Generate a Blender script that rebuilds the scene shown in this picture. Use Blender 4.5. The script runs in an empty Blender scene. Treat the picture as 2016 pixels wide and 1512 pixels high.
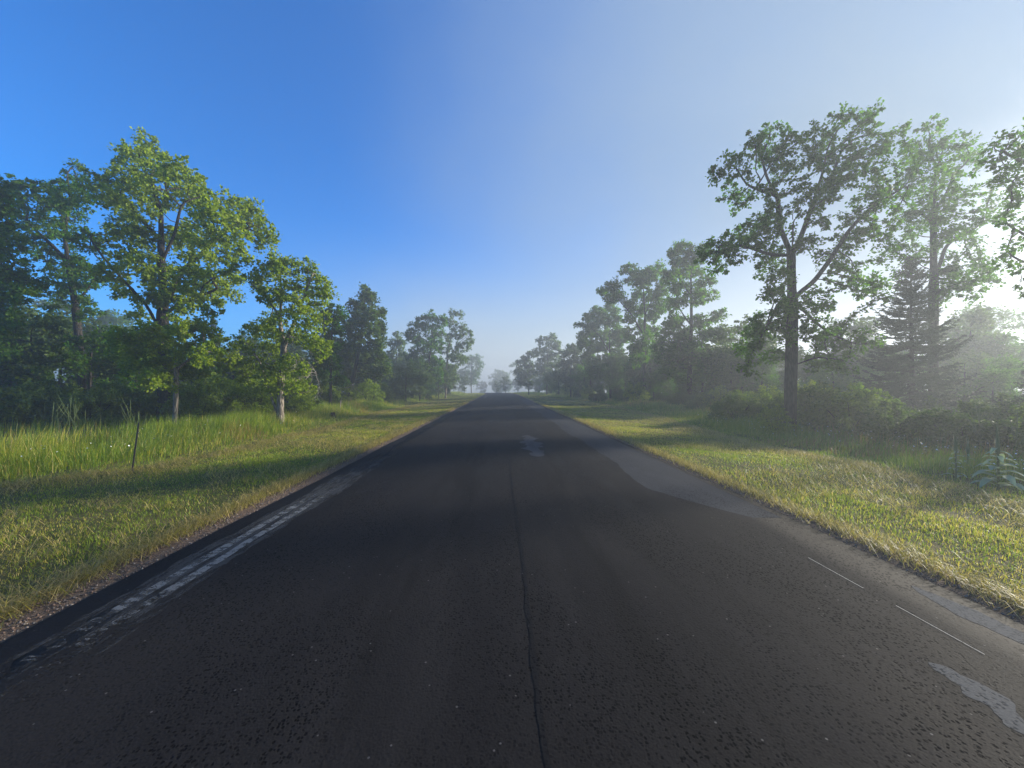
import bpy, math, random
import numpy as np
from mathutils import Matrix, Vector, Euler

random.seed(7)
rng = np.random.default_rng(7)
R = math.radians
scene = bpy.context.scene
col = scene.collection

# ------------------------------------------------------------------ camera
EYE = 1.6
FPX = 757.0                      # focal length in pixels of the 2016 wide photograph
YAW, PITCH = R(1.74), R(0.45)
cam_d = bpy.data.cameras.new("camera")
cam = bpy.data.objects.new("camera", cam_d)
col.objects.link(cam)
cam.location = (0, 0, EYE)
cam.rotation_euler = Euler((R(90) + PITCH, 0, -YAW), 'XYZ')
cam_d.sensor_fit = 'HORIZONTAL'
cam_d.sensor_width = 36.0
cam_d.lens = 36.0 * FPX / 2016.0
cam_d.clip_start = 0.05
cam_d.clip_end = 3000
scene.camera = cam
CAMR = cam.rotation_euler.to_matrix()

# ------------------------------------------------------------------ sky, sun, exposure
SUN_AZ, SUN_EL = R(70), R(14.5)
SUN_DIR = Vector((math.sin(SUN_AZ) * math.cos(SUN_EL), math.cos(SUN_AZ) * math.cos(SUN_EL), math.sin(SUN_EL)))
world = bpy.data.worlds.new("World")
scene.world = world
world.use_nodes = True
wn, wl = world.node_tree.nodes, world.node_tree.links
wn.clear()


def wmath(op, a, b=None, c=None, clamp=False):
    n = wn.new('ShaderNodeMath'); n.operation = op; n.use_clamp = clamp
    for i, v in enumerate((a, b, c)):
        if v is None: continue
        if isinstance(v, (int, float)): n.inputs[i].default_value = v
        else: wl.new(v, n.inputs[i])
    return n.outputs[0]


def wramp(v, a, b):
    n = wn.new('ShaderNodeMapRange'); n.interpolation_type = 'SMOOTHSTEP'
    n.inputs[1].default_value = a; n.inputs[2].default_value = b
    wl.new(v, n.inputs[0])
    return n.outputs[0]


def wmix(f, a, b, mode='MIX'):
    n = wn.new('ShaderNodeMix'); n.data_type = 'RGBA'; n.blend_type = mode
    if isinstance(f, (int, float)): n.inputs[0].default_value = f
    else: wl.new(f, n.inputs[0])
    for i, v in ((6, a), (7, b)):
        if isinstance(v, tuple): n.inputs[i].default_value = v
        else: wl.new(v, n.inputs[i])
    return n.outputs[2]


sky = wn.new('ShaderNodeTexSky')
sky.sky_type = 'NISHITA'
sky.sun_disc = False
sky.sun_elevation = SUN_EL
sky.sun_rotation = SUN_AZ
sky.altitude = 300
sky.air_density = 1.0
sky.dust_density = 0.3
sky.ozone_density = 3.0
tc = wn.new('ShaderNodeTexCoord')
dot = wn.new('ShaderNodeVectorMath'); dot.operation = 'DOT_PRODUCT'
wl.new(tc.outputs['Generated'], dot.inputs[0]); dot.inputs[1].default_value = SUN_DIR
sep = wn.new('ShaderNodeSeparateXYZ'); wl.new(tc.outputs['Generated'], sep.inputs[0])
s_dot, zz = dot.outputs['Value'], sep.outputs[2]
noi = wn.new('ShaderNodeTexNoise'); noi.inputs['Scale'].default_value = 1.6; noi.inputs['Detail'].default_value = 6
wl.new(tc.outputs['Generated'], noi.inputs['Vector'])
nz = wmath('MULTIPLY_ADD', noi.outputs['Fac'], 0.56, -0.28)
sd = wmath('ADD', s_dot, nz)
fog_sun = wmath('MULTIPLY', wramp(sd, 0.05, 1.08), 1.0)          # thin bright mist round the sun
low = wmath('SUBTRACT', 1.0, wramp(wmath('ADD', zz, wmath('MULTIPLY', nz, 0.3)), 0.06, 0.40))
fog_low = wmath('MULTIPLY', wmath('MULTIPLY', low, wramp(s_dot, -0.22, 0.24)), 0.97)
inv = wmath('MULTIPLY', wmath('SUBTRACT', 1.0, fog_sun), wmath('SUBTRACT', 1.0, fog_low))
fog = wmath('SUBTRACT', 1.0, inv, clamp=True)
SKY_TINT = (0.19, 0.80, 1.42, 1)
blue = wmix(1.0, sky.outputs[0], SKY_TINT, 'MULTIPLY')
glow = wmath('MULTIPLY', wramp(s_dot, 0.935, 0.99), wmath('SUBTRACT', 1.0, wramp(zz, 0.20, 0.50)))
FOG_A, FOG_B = (1.55, 2.08, 2.62, 1), (6.0, 6.3, 6.5, 1)
FOG_LOW = (2.7, 3.2, 3.6, 1)
fogc = wmix(glow, wmix(low, FOG_A, FOG_LOW), FOG_B)
skyc = wmix(fog, blue, fogc)
bg = wn.new('ShaderNodeBackground')
bg.inputs['Strength'].default_value = 0.086
wl.new(skyc, bg.inputs['Color'])
wo = wn.new('ShaderNodeOutputWorld')
wl.new(bg.outputs[0], wo.inputs['Surface'])

sun_d = bpy.data.lights.new("sun", 'SUN')
sun_d.energy = 5.0
sun_d.angle = R(4.5)
sun_d.color = (1.0, 0.92, 0.78)
sun = bpy.data.objects.new("sun", sun_d)
col.objects.link(sun)
sun.rotation_euler = (-SUN_DIR).to_track_quat('-Z', 'Y').to_euler()
sun.location = SUN_DIR * 200

scene.view_settings.view_transform = 'Standard'
scene.view_settings.look = 'None'
scene.view_settings.gamma = 1.0
scene.view_settings.exposure = 1.38
scene.render.film_transparent = False
cy = scene.cycles
cy.use_denoising = True
cy.max_bounces = 6
cy.diffuse_bounces = 3
cy.glossy_bounces = 2
cy.transmission_bounces = 3
cy.transparent_max_bounces = 6
cy.volume_bounces = 3
cy.sample_clamp_indirect = 6.0
cy.caustics_reflective = False
cy.caustics_refractive = False

HAZE_DENSITY = 0.0052
HAZE_G = 0.45

# ------------------------------------------------------------------ helpers


def at(px, py, depth):
    """the point of the photograph's pixel (px, py) on the vertical plane y = depth"""
    d = CAMR @ Vector(((px - 1008) / FPX, -(py - 756) / FPX, -1.0))
    d = d * (depth / d.y)
    return np.array((d.x, d.y, d.z + EYE))


def road_cx(y):
    y = np.asarray(y, float)
    return 0.2 - np.where(y > 85, (y - 85) ** 2 * 0.0032, 0.0)


def crest(y):
    y = np.asarray(y, float)
    t = np.clip(y - 95, 0, 90)
    return -0.00042 * t ** 2 - np.clip(y - 185, 0, 400) * 0.004


def wob(x, y, s=1.0, ph=0.0):
    x = np.asarray(x, float) * s; y = np.asarray(y, float) * s
    return (np.sin(x * 1.3 + 1.7 * np.sin(y * .7 + ph)) + np.sin(y * 1.1 + 1.3 * np.sin(x * .9 + ph * 2) + 2.1)
            + .6 * np.sin(x * 2.9 + y * 2.3 + ph)) / 2.6


def ground_z(x, y):
    x = np.asarray(x, float); y = np.asarray(y, float)
    l = np.abs(x - road_cx(y))
    s = np.clip((l - 3.3) / 4.5, 0, 1)
    z = -0.02 - 0.13 * s * s * (3 - 2 * s)
    z = z + np.clip((l - 4.2) / 3, 0, 1) * (0.045 * wob(x, y, .8) + 0.10 * wob(x, y, .17, 2.0)) + np.clip((l-3.6)/1.0, 0, 1)*0.015*wob(x, y, 3.1, 1)
    return z + crest(y)


def mesh_obj(name, verts, loops, totals, mat, parent=None, colors=None, smooth=False):
    me = bpy.data.meshes.new(name)
    verts = np.ascontiguousarray(verts, np.float32)
    loops = np.ascontiguousarray(loops, np.int32).ravel()
    totals = np.ascontiguousarray(totals, np.int32)
    me.vertices.add(len(verts)); me.vertices.foreach_set('co', verts.ravel())
    me.loops.add(len(loops)); me.loops.foreach_set('vertex_index', loops)
    me.polygons.add(len(totals))
    st = np.zeros(len(totals), np.int32); st[1:] = np.cumsum(totals)[:-1]
    me.polygons.foreach_set('loop_start', st)
    me.polygons.foreach_set('loop_total', totals)
    if smooth: me.polygons.foreach_set('use_smooth', np.ones(len(totals), bool))
    if colors is not None:
        a = me.color_attributes.new('Col', 'FLOAT_COLOR', 'POINT')
        c = np.ones((len(verts), 4), np.float32); c[:, :3] = colors
        a.data.foreach_set('color', c.ravel())
    me.materials.append(mat)
    me.update(calc_edges=True)
    o = bpy.data.objects.new(name, me)
    col.objects.link(o)
    if parent is not None: o.parent = parent
    return o


class MB:
    """collects pieces of one mesh"""
    def __init__(s): s.v, s.l, s.t, s.n, s.c = [], [], [], 0, []

    def add(s, v, faces, colr=None):
        v = np.asarray(v, float).reshape(-1, 3)
        faces = np.asarray(faces, int)
        s.v.append(v); s.l.append((faces + s.n).ravel()); s.t.append(np.full(len(faces), faces.shape[1]))
        s.n += len(v)
        if colr is not None: s.c.append(np.broadcast_to(colr, (len(v), 3)))

    def tube(s, P, rad, sides=6, cap=True, colr=None):
        P = np.asarray(P, float); k = len(P)
        rad = np.broadcast_to(np.asarray(rad, float), (k,))
        T = np.gradient(P, axis=0); T /= np.linalg.norm(T, axis=1, keepdims=True) + 1e-9
        m = np.abs(T.mean(0)); ref = np.eye(3)[np.argmin(m)]
        A = np.cross(T, ref); A /= np.linalg.norm(A, axis=1, keepdims=True) + 1e-9
        B = np.cross(T, A)
        th = np.arange(sides) * 2 * np.pi / sides
        V = P[:, None] + rad[:, None, None] * (A[:, None] * np.cos(th)[None, :, None] + B[:, None] * np.sin(th)[None, :, None])
        i = (np.arange(k - 1)[:, None] * sides); j = np.arange(sides)[None]; jn = (j + 1) % sides
        F = np.stack([i + j, i + jn, i + sides + jn, i + sides + j], -1).reshape(-1, 4)
        s.add(V.reshape(-1, 3), F, colr)
        if cap:
            base = s.n - k * sides
            for e in (0, k - 1):
                s.l.append(base + e * sides + (np.arange(sides) if e else np.arange(sides)[::-1])); s.t.append(np.array([sides]))

    def build(s, name, mat, parent=None, smooth=False):
        return mesh_obj(name, np.concatenate(s.v), np.concatenate(s.l), np.concatenate(s.t), mat, parent,
                        np.concatenate(s.c) if s.c else None, smooth)


def tag(o, label=None, cat=None, group=None, kind=None):
    if label: o['label'] = label
    if cat: o['category'] = cat
    if group: o['group'] = group
    if kind: o['kind'] = kind
    return o


def empty(name, loc, label, cat, group=None, rz=0.0):
    o = bpy.data.objects.new(name, None)
    o.empty_display_size = 0.3
    col.objects.link(o)
    o.location = loc; o.rotation_euler = (0, 0, rz)
    return tag(o, label, cat, group)


def dup(root, loc, rz=0.0, sc=1.0, label=None, group=None):
    r = root.copy(); col.objects.link(r)
    r.location = loc; r.rotation_euler = (0, 0, rz)
    r.scale = (sc, sc, sc) if not isinstance(sc, tuple) else sc
    if label: r['label'] = label
    if group: r['group'] = group
    elif 'group' in r: del r['group']
    for ch in list(root.children):
        c = ch.copy(); col.objects.link(c); c.parent = r
        for g in list(ch.children):
            d = g.copy(); col.objects.link(d); d.parent = c
    return r


# ------------------------------------------------------------------ materials
class NT:
    def __init__(s, name):
        s.m = bpy.data.materials.new(name); s.m.use_nodes = True
        s.t = s.m.node_tree; s.n = s.t.nodes; s.l = s.t.links
        s.n.clear()
        s.out = s.n.new('ShaderNodeOutputMaterial')

    def put(s, v, inp):
        if isinstance(v, (int, float)): inp.default_value = v
        elif isinstance(v, tuple): inp.default_value = v if len(v) == len(inp.default_value) else v + (1,)
        else: s.l.new(v, inp)

    def noise(s, vec, scale, detail=4, rough=.55, out='Fac', dist=0.0):
        n = s.n.new('ShaderNodeTexNoise'); s.put(vec, n.inputs['Vector'])
        n.inputs['Scale'].default_value = scale; n.inputs['Detail'].default_value = detail
        n.inputs['Roughness'].default_value = rough; n.inputs['Distortion'].default_value = dist
        return n.outputs[out]

    def voro(s, vec, scale, feature='F1', out='Distance'):
        n = s.n.new('ShaderNodeTexVoronoi'); n.feature = feature; s.put(vec, n.inputs['Vector'])
        n.inputs['Scale'].default_value = scale
        return n.outputs[out]

    def mapping(s, vec, scale=(1, 1, 1), loc=(0, 0, 0)):
        n = s.n.new('ShaderNodeMapping'); s.put(vec, n.inputs['Vector'])
        n.inputs['Scale'].default_value = scale; n.inputs['Location'].default_value = loc
        return n.outputs[0]

    def math(s, op, a, b=None, clamp=False):
        n = s.n.new('ShaderNodeMath'); n.operation = op; n.use_clamp = clamp
        s.put(a, n.inputs[0])
        if b is not None: s.put(b, n.inputs[1])
        return n.outputs[0]

    def ramp(s, v, a, b, lo=0.0, hi=1.0):
        n = s.n.new('ShaderNodeMapRange'); n.interpolation_type = 'SMOOTHSTEP'
        s.put(v, n.inputs[0]); n.inputs[1].default_value = a; n.inputs[2].default_value = b
        n.inputs[3].default_value = lo; n.inputs[4].default_value = hi
        return n.outputs[0]

    def mix(s, f, a, b, mode='MIX'):
        n = s.n.new('ShaderNodeMix'); n.data_type = 'RGBA'; n.blend_type = mode
        s.put(f, n.inputs[0]); s.put(a, n.inputs[6]); s.put(b, n.inputs[7])
        return n.outputs[2]

    def bump(s, h, strength, dist, nrm=None):
        n = s.n.new('ShaderNodeBump'); s.put(h, n.inputs['Height'])
        n.inputs['Strength'].default_value = strength; n.inputs['Distance'].default_value = dist
        if nrm is not None: s.l.new(nrm, n.inputs['Normal'])
        return n.outputs[0]

    def coord(s, which='Object'):
        n = s.n.new('ShaderNodeTexCoord'); return n.outputs[which]

    def pbr(s, colr, rough=0.7, nrm=None, spec=0.5):
        n = s.n.new('ShaderNodeBsdfPrincipled')
        s.put(colr, n.inputs['Base Color']); s.put(rough, n.inputs['Roughness'])
        s.put(spec, n.inputs['Specular IOR Level'])
        if nrm is not None: s.l.new(nrm, n.inputs['Normal'])
        return n.outputs[0]

    def finish(s, sh):
        s.l.new(sh, s.out.inputs['Surface']); return s.m


def leafy_mat(name, dark, light, transl, amount=0.45, rough=0.55, spec=0.2, attr=False, third=None):
    t = NT(name)
    if attr:
        a = t.n.new('ShaderNodeAttribute'); a.attribute_name = 'Col'
        c = a.outputs['Color']
        tcx = t.mix(1.0, c, transl, 'MULTIPLY')
    else:
        g = t.n.new('ShaderNodeNewGeometry')
        rnd = g.outputs['Random Per Island']
        c = t.mix(rnd, dark, light)
        big = t.noise(t.coord('Object'), 0.9, 2)
        c = t.mix(t.ramp(big, .40, .68, 0.0, 0.55), c, third or light)
        tcx = t.mix(1.0, c, transl, 'MULTIPLY')
    p = t.pbr(c, rough, None, spec)
    tr = t.n.new('ShaderNodeBsdfTranslucent'); t.put(tcx, tr.inputs[0])
    mx = t.n.new('ShaderNodeMixShader'); mx.inputs[0].default_value = amount
    t.l.new(p, mx.inputs[1]); t.l.new(tr.outputs[0], mx.inputs[2])
    return t.finish(mx.outputs[0])


M = {}
M['oak_leaf'] = leafy_mat('oak leaf', (.018, .049, .004), (.062, .115, .008), (2.0, 2.9, .8, 1), .44, .6, .08, third=(.076, .118, .012, 1))
M['bright_leaf'] = leafy_mat('young oak leaf', (.072, .132, .007), (.215, .270, .016), (1.9, 2.0, .9, 1), .45, third=(.20, .26, .022, 1))
M['dark_leaf'] = leafy_mat('dark leaf', (.026, .058, .009), (.078, .122, .016), (1.7, 1.9, 1.1, 1), .36)
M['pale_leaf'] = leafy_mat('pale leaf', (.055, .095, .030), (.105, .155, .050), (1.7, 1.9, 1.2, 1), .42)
M['shrub_leaf'] = leafy_mat('shrub leaf', (.036, .078, .011), (.110, .165, .022), (1.9, 2.0, 1.0, 1), .42, third=(.13, .16, .035, 1))
M['needle'] = leafy_mat('spruce needle', (.022, .040, .018), (.048, .070, .030), (1.5, 1.5, 1.0, 1), .18)
M['grass'] = leafy_mat('grass blade', None, None, (1.7, 1.8, 1.1, 1), .40, .5, .3, attr=True)
M['mullein'] = leafy_mat('mullein leaf', (.22, .29, .16), (.31, .37, .22), (1.1, 1.2, .9, 1), .25, .8, .15)
M['stalk'] = leafy_mat('green stalk', (.075, .115, .04), (.13, .17, .06), (1.2, 1.2, .9, 1), .2, .7, .2)


def bark(name, a, b, scale=1.0):
    t = NT(name); co = t.coord('Object')
    n1 = t.noise(t.mapping(co, (9 * scale, 9 * scale, 1.6 * scale)), 2.0, 6, .65)
    v = t.voro(t.mapping(co, (16 * scale, 16 * scale, 2.6 * scale)), 1.0, 'DISTANCE_TO_EDGE')
    f = t.ramp(v, 0, .25)
    c = t.mix(t.math('MULTIPLY', n1, f), a, b)
    c = t.mix(t.ramp(t.noise(co, 1.7, 3), .55, .75, 0, .35), c, (.12, .13, .09, 1))
    h = t.math('ADD', t.math('MULTIPLY', f, .6), n1)
    return t.finish(t.pbr(c, .9, t.bump(h, .9, .03), .2))


M['bark'] = bark('oak bark', (.011, .0095, .008, 1), (.070, .060, .050, 1))
M['grey_bark'] = bark('grey bark', (.10, .085, .07, 1), (.44, .38, .31, 1))
M['dead_wood'] = bark('dead wood', (.20, .18, .155, 1), (.46, .43, .38, 1))

# ground
t = NT('soil and thatch'); co = t.coord('Object')
n1 = t.noise(co, 1.3, 5); n2 = t.noise(co, 24, 5, .7)
c = t.mix(t.ramp(n1, .35, .65), (.060, .068, .018, 1), (.115, .098, .035, 1))
c = t.mix(t.ramp(n2, .5, .75, 0, .7), c, (.22, .175, .08, 1))
M['ground'] = t.finish(t.pbr(c, .95, t.bump(n2, .8, .03), .1))


def asphalt(name, c0, c1, pit, glaze=0.0, alpha=None):
    t = NT(name); co = t.coord('Object')
    big = t.noise(t.mapping(co, (1.1, .12, 1)), 1.0, 4, .6)
    mid = t.noise(t.mapping(co, (1.0, .35, 1)), 3.2, 5, .65)
    fine = t.noise(co, 95, 4, .7)
    v = t.voro(co, 70)
    wv = t.n.new('ShaderNodeVectorMath'); wv.operation = 'MULTIPLY_ADD'
    t.put(t.noise(co, 34, 3, .6, out='Color'), wv.inputs[0]); wv.inputs[1].default_value = (.022, .022, 0); t.put(co, wv.inputs[2])
    pv_ = wv.outputs[0]
    pc = t.n.new('ShaderNodeSeparateColor'); t.l.new(t.voro(t.mapping(pv_, (1, .8, 1)), 68, 'F1', 'Color'), pc.inputs[0])
    pd_ = t.voro(t.mapping(pv_, (1, .8, 1)), 68)
    pits = t.math('MULTIPLY', t.ramp(pc.outputs[1], .50, .72), t.ramp(pd_, .62, .30))
    area = t.ramp(t.noise(t.mapping(co, (.9, .35, 1), (3, 1, 0)), 1.1, 3), .35, .62, .25, 1)
    pits = t.math('MULTIPLY', pits, area)
    c = t.mix(t.ramp(big, .3, .7), c0, c1)
    c = t.mix(t.ramp(mid, .45, .75, 0, .5), c, tuple(x * 1.35 for x in c1[:3]) + (1,))
    sx_ = t.n.new('ShaderNodeSeparateXYZ'); t.l.new(co, sx_.inputs[0])
    la = t.math('ABSOLUTE', t.math('SUBTRACT', t.math('ABSOLUTE', t.math('SUBTRACT', sx_.outputs[0], .2)), .85))
    wn_ = t.noise(t.mapping(co, (2.2, .28, 1), (5, 2, 0)), 1.4, 5, .65)
    trk = t.math('MULTIPLY', t.ramp(la, .62, .12), t.ramp(wn_, .40, .66))
    c = t.mix(t.math('MULTIPLY', trk, .62), c, tuple(x * .42 for x in c0[:3]) + (1,))
    c = t.mix(t.ramp(fine, .35, .75, 0, .35), c, tuple(x * 1.8 for x in c1[:3]) + (1,))
    st = t.voro(co, 38, 'F1', 'Color')
    sepn = t.n.new('ShaderNodeSeparateColor'); t.l.new(st, sepn.inputs[0])
    sd_ = t.voro(co, 38)
    stone = t.math('MULTIPLY', t.ramp(sepn.outputs[0], .982, .986), t.ramp(sd_, .26, .16))
    c = t.mix(t.math('MULTIPLY', stone, .28), c, (.30, .28, .26, 1))
    c = t.mix(t.math('MULTIPLY', pits, .9), c, pit)
    h = t.math('ADD', t.math('MULTIPLY', fine, .5), t.math('MULTIPLY', v, -.6))
    h = t.math('ADD', h, t.math('MULTIPLY', pits, -.8))
    rough = t.ramp(big, .25, .75, .74 - glaze, .88 - glaze)
    sh = t.pbr(c, rough, t.bump(h, .32, .005), t.ramp(pits, 0, 1, .07, .01))
    if alpha is not None:
        tp = t.n.new('ShaderNodeBsdfTransparent')
        mx = t.n.new('ShaderNodeMixShader'); t.l.new(alpha(t, co), mx.inputs[0])
        t.l.new(tp.outputs[0], mx.inputs[1]); t.l.new(sh, mx.inputs[2]); sh = mx.outputs[0]
    return t.finish(sh)


M['asphalt'] = asphalt('asphalt', (.0082, .0074, .0077, 1), (.0168, .0153, .0147, 1), (.0035, .0035, .004, 1))
M['tar'] = asphalt('black sealed asphalt', (.006, .006, .007, 1), (.009, .009, .010, 1), (.005, .005, .006, 1), .06)


def worn_alpha(lo, hi, sx=18, sy=3.0):
    def f(t, co):
        n = t.noise(t.mapping(co, (1, sy / sx, 1)), sx, 5, .7)
        m = t.noise(co, 60, 3, .7)
        sp_ = t.n.new('ShaderNodeSeparateXYZ'); t.l.new(co, sp_.inputs[0])
        e_ = t.math('MULTIPLY', t.ramp(sp_.outputs[1], 1.5, 3.4), t.ramp(sp_.outputs[1], 12, 6))
        return t.ramp(t.math('ADD', t.math('MULTIPLY', n, .75), t.math('ADD', t.math('MULTIPLY', m, .25), t.math('MULTIPLY', e_, .22))), lo + .2, hi + .2)
    return f


def paint(name, colr, lo, hi, fade=False):
    t = NT(name); co = t.coord('Object')
    n = t.noise(t.mapping(co, (.6, 1.2, 1)), 13, 5, .72)
    m = t.noise(co, 75, 3, .75)
    a = t.ramp(t.math('ADD', t.math('MULTIPLY', n, .65), t.math('MULTIPLY', m, .35)), lo, hi)
    if fade:
        sp_ = t.n.new('ShaderNodeSeparateXYZ'); t.l.new(co, sp_.inputs[0])
        e_ = t.math('MULTIPLY', t.ramp(sp_.outputs[1], 2.0, 3.5), t.ramp(sp_.outputs[1], 7.5, 4.0))
        a = t.ramp(t.math('ADD', t.math('MULTIPLY', n, .65), t.math('ADD', t.math('MULTIPLY', m, .35), t.math('MULTIPLY', e_, .16))), lo + .12, hi + .10)
    c = t.mix(t.noise(co, 9, 4), tuple(x * .7 for x in colr), colr)
    sh = t.pbr(c, .75, t.bump(m, .5, .004), .3)
    tp = t.n.new('ShaderNodeBsdfTransparent')
    mx = t.n.new('ShaderNodeMixShader'); t.l.new(a, mx.inputs[0])
    t.l.new(tp.outputs[0], mx.inputs[1]); t.l.new(sh, mx.inputs[2])
    return t.finish(mx.outputs[0])


M['paint'] = paint('worn white paint', (.17, .17, .16), .44, .60, True)
M['paint_thin'] = paint('thin pale paint', (.32, .32, .30), .30, .50)
M['patch'] = asphalt('dry patched asphalt', (.022, .0235, .027, 1), (.035, .0365, .040, 1), (.01, .01, .01, 1), -.03)
M['patch_pale'] = asphalt('pale worn asphalt', (.060, .062, .062, 1), (.085, .085, .082, 1), (.03, .03, .03, 1), -.05)
M['patch_mid'] = asphalt('grey damp asphalt', (.040, .043, .048, 1), (.056, .058, .062, 1), (.02, .02, .02, 1), -.04)
M['grey_worn'] = asphalt('grey worn asphalt', (.030, .030, .030, 1), (.044, .044, .043, 1), (.012, .012, .012, 1), -.05, worn_alpha(.38, .56))
t = NT('gravel stone'); g = t.n.new('ShaderNodeNewGeometry'); rnd = g.outputs['Random Per Island']
cr = t.n.new('ShaderNodeValToRGB'); t.l.new(rnd, cr.inputs[0])
for i, (p_, c_) in enumerate(((0, (.10, .07, .058, 1)), (.35, (.15, .10, .078, 1)), (.6, (.085, .08, .08, 1)), (.88, (.18, .145, .12, 1)), (1, (.30, .27, .23, 1)))):
    e = cr.color_ramp.elements[i] if i < 2 else cr.color_ramp.elements.new(p_)
    e.position = p_; e.color = c_
M['stone'] = t.finish(t.pbr(cr.outputs[0], .85, None, .25))
t = NT('gravel bed'); co = t.coord('Object')
n1 = t.noise(co, 40, 5, .7)
M['gravel_bed'] = t.finish(t.pbr(t.mix(t.ramp(n1, .35, .7), (.085, .060, .042, 1), (.23, .155, .10, 1)), .95, t.bump(n1, 1, .02), .15))
t = NT('rusty steel'); co = t.coord('Object')
M['steel'] = t.finish(t.pbr(t.mix(t.noise(co, 14, 4), (.035, .030, .026, 1), (.09, .06, .04, 1)), .7, None, .4))
t = NT('weathered wood'); co = t.coord('Object')
n1 = t.noise(t.mapping(co, (30, 30, 3)), 1, 5)
M['wood'] = t.finish(t.pbr(t.mix(n1, (.10, .08, .06, 1), (.34, .30, .24, 1)), .85, t.bump(n1, .6, .006), .2))
t = NT('flower petal')
M['petal'] = t.finish(t.pbr((.78, .78, .74, 1), .6, None, .2))

# ------------------------------------------------------------------ ground and road
ys = np.concatenate([np.linspace(-60, -4, 24), np.linspace(-3, 40, 173), np.linspace(41, 130, 70), np.linspace(135, 420, 60)])
xs = np.concatenate([np.linspace(-420, -45, 40), np.linspace(-42, -13, 36), np.linspace(-12.5, 12.5, 101), np.linspace(13, 42, 36), np.linspace(45, 420, 40)])
X, Y = np.meshgrid(xs, ys)
Z = ground_z(X, Y)
nx, ny = len(xs), len(ys)
ii, jj = np.meshgrid(np.arange(nx - 1), np.arange(ny - 1))
a = jj * nx + ii
F = np.stack([a, a + 1, a + nx + 1, a + nx], -1).reshape(-1, 4)
tag(mesh_obj('ground', np.stack([X, Y, Z], -1).reshape(-1, 3), F, np.full(len(F), 4), M['ground'], smooth=True),
    'grassy roadside land under the trees, stretching away into the fog', 'ground', kind='structure')

RW0, RW1 = -3.33, 3.33          # road edges from its centre line


def road_z(l, y):
    return 0.045 - 0.0045 * np.asarray(l) ** 2 * .9 + crest(y)


def strip(name, y0, y1, dy, e0, e1, lift, mat, parent=None, cols=6, kind=None, label=None, thick=False):
    """a sheet along the road between the lateral edges e0(y) and e1(y)"""
    yy = np.arange(y0, y1 + 1e-6, dy)
    A, B = e0(yy), e1(yy)
    s = np.linspace(0, 1, cols)
    L = A[:, None] + (B - A)[:, None] * s[None]
    YY = np.repeat(yy[:, None], cols, 1)
    V = np.stack([L + road_cx(YY), YY, road_z(L, YY) + lift], -1)
    if thick:                                                   # broken edge dropping into the ground
        Lo = V[:, :1].copy(); Lo[..., 0] -= .03; Lo[..., 2] -= .09
        Hi = V[:, -1:].copy(); Hi[..., 0] += .03; Hi[..., 2] -= .09
        V = np.concatenate([Lo, V, Hi], 1); cols += 2
    n = len(yy)
    ii, jj = np.meshgrid(np.arange(cols - 1), np.arange(n - 1))
    a = jj * cols + ii
    F = np.stack([a, a + 1, a + cols + 1, a + cols], -1).reshape(-1, 4)
    o = mesh_obj(name, V.reshape(-1, 3), F, np.full(len(F), 4), mat, parent, smooth=not thick)
    if kind: o['kind'] = kind
    if label: o['label'] = label
    return o


def rag(amp, s, ph):
    r = np.random.default_rng(int(ph * 10)); f = s * 1.9 ** np.arange(5); p = r.uniform(0, 6.28, 5)
    return lambda y: sum(amp * .62 ** k * np.sin(f[k] * y + p[k] + .8 * np.sin(.37 * f[k] * y)) for k in range(5))


re0, re1 = rag(.016, 1.1, 1), rag(.016, 1.2, 2)
road = strip('road', -40, 400, .4, lambda y: RW0 + re0(y), lambda y: RW1 + re1(y), 0, M['asphalt'], cols=13, thick=True)
tag(road, 'dark grey asphalt country road running straight ahead into the fog', 'road', kind='structure')
sm = rag(.012, .5, 3); sw = rag(.008, 5, 4)
strip('centre_seam', -5, 110, .04, lambda y: sm(y) + .0 - .009 - np.abs(sw(y)), lambda y: sm(y) + .009 + np.abs(sw(y + 9)), .002, M['tar'], road, 2)
tr = rag(.075, 2.2, 5)
strip('tar_edge', -5, 60, .03, lambda y: RW0 + re0(y) + .012, lambda y: RW0 + .34 + .05*np.sin(y*.35) + tr(y), .002, M['tar'], road, 4, label='black ragged strip of sealer along the left road edge')
g0, g1 = rag(.03, 2.4, 6), rag(.03, 2.0, 7)
strip('worn_band', 1.4, 12, .03, lambda y: -3.10 + g0(y), lambda y: -2.62 + g1(y), .003, M['grey_worn'], road, 4)
l0 = rag(.006, 5, 8)
strip('painted_line', 2.1, 9, .05, lambda y: -2.98 + l0(y), lambda y: -2.89 + l0(y + 3), .004, M['paint'], road, 3, label='worn white line, outer of the double line')
strip('painted_line', 2.0, 10.5, .05, lambda y: -2.82 + l0(y + 7), lambda y: -2.735 + l0(y + 11), .004, M['paint'], road, 3, label='worn white line, inner of the double line')
strip('painted_line', 2.2, 2.72, .03, lambda y: 2.66 + 0 * y, lambda y: 2.666 + 0 * y, .003, M['paint_thin'], road, 2, label='hair-thin pale line in the right lane')
strip('painted_line', 2.95, 3.5, .03, lambda y: 2.65 + 0 * y, lambda y: 2.656 + 0 * y, .003, M['paint_thin'], road, 2, label='hair-thin pale line in the right lane')


def blob_patch(name, y0, y1, lc, w, ph, mat, lift=.001, amp=.07, **k):
    q0, q1 = rag(amp, 5.2, ph), rag(amp, 4.4, ph + 1)
    env = lambda y: .02 + np.clip(1 - ((y - (y0 + y1) / 2) / ((y1 - y0) / 2)) ** 2, 0, 1) ** .35
    strip(name, y0, y1, .02, lambda y: lc + np.minimum(0, (-w / 2 + q0(y))) * env(y), lambda y: lc + np.maximum(0, (w / 2 + q1(y))) * env(y), lift, mat, road, 4, **k)


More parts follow.
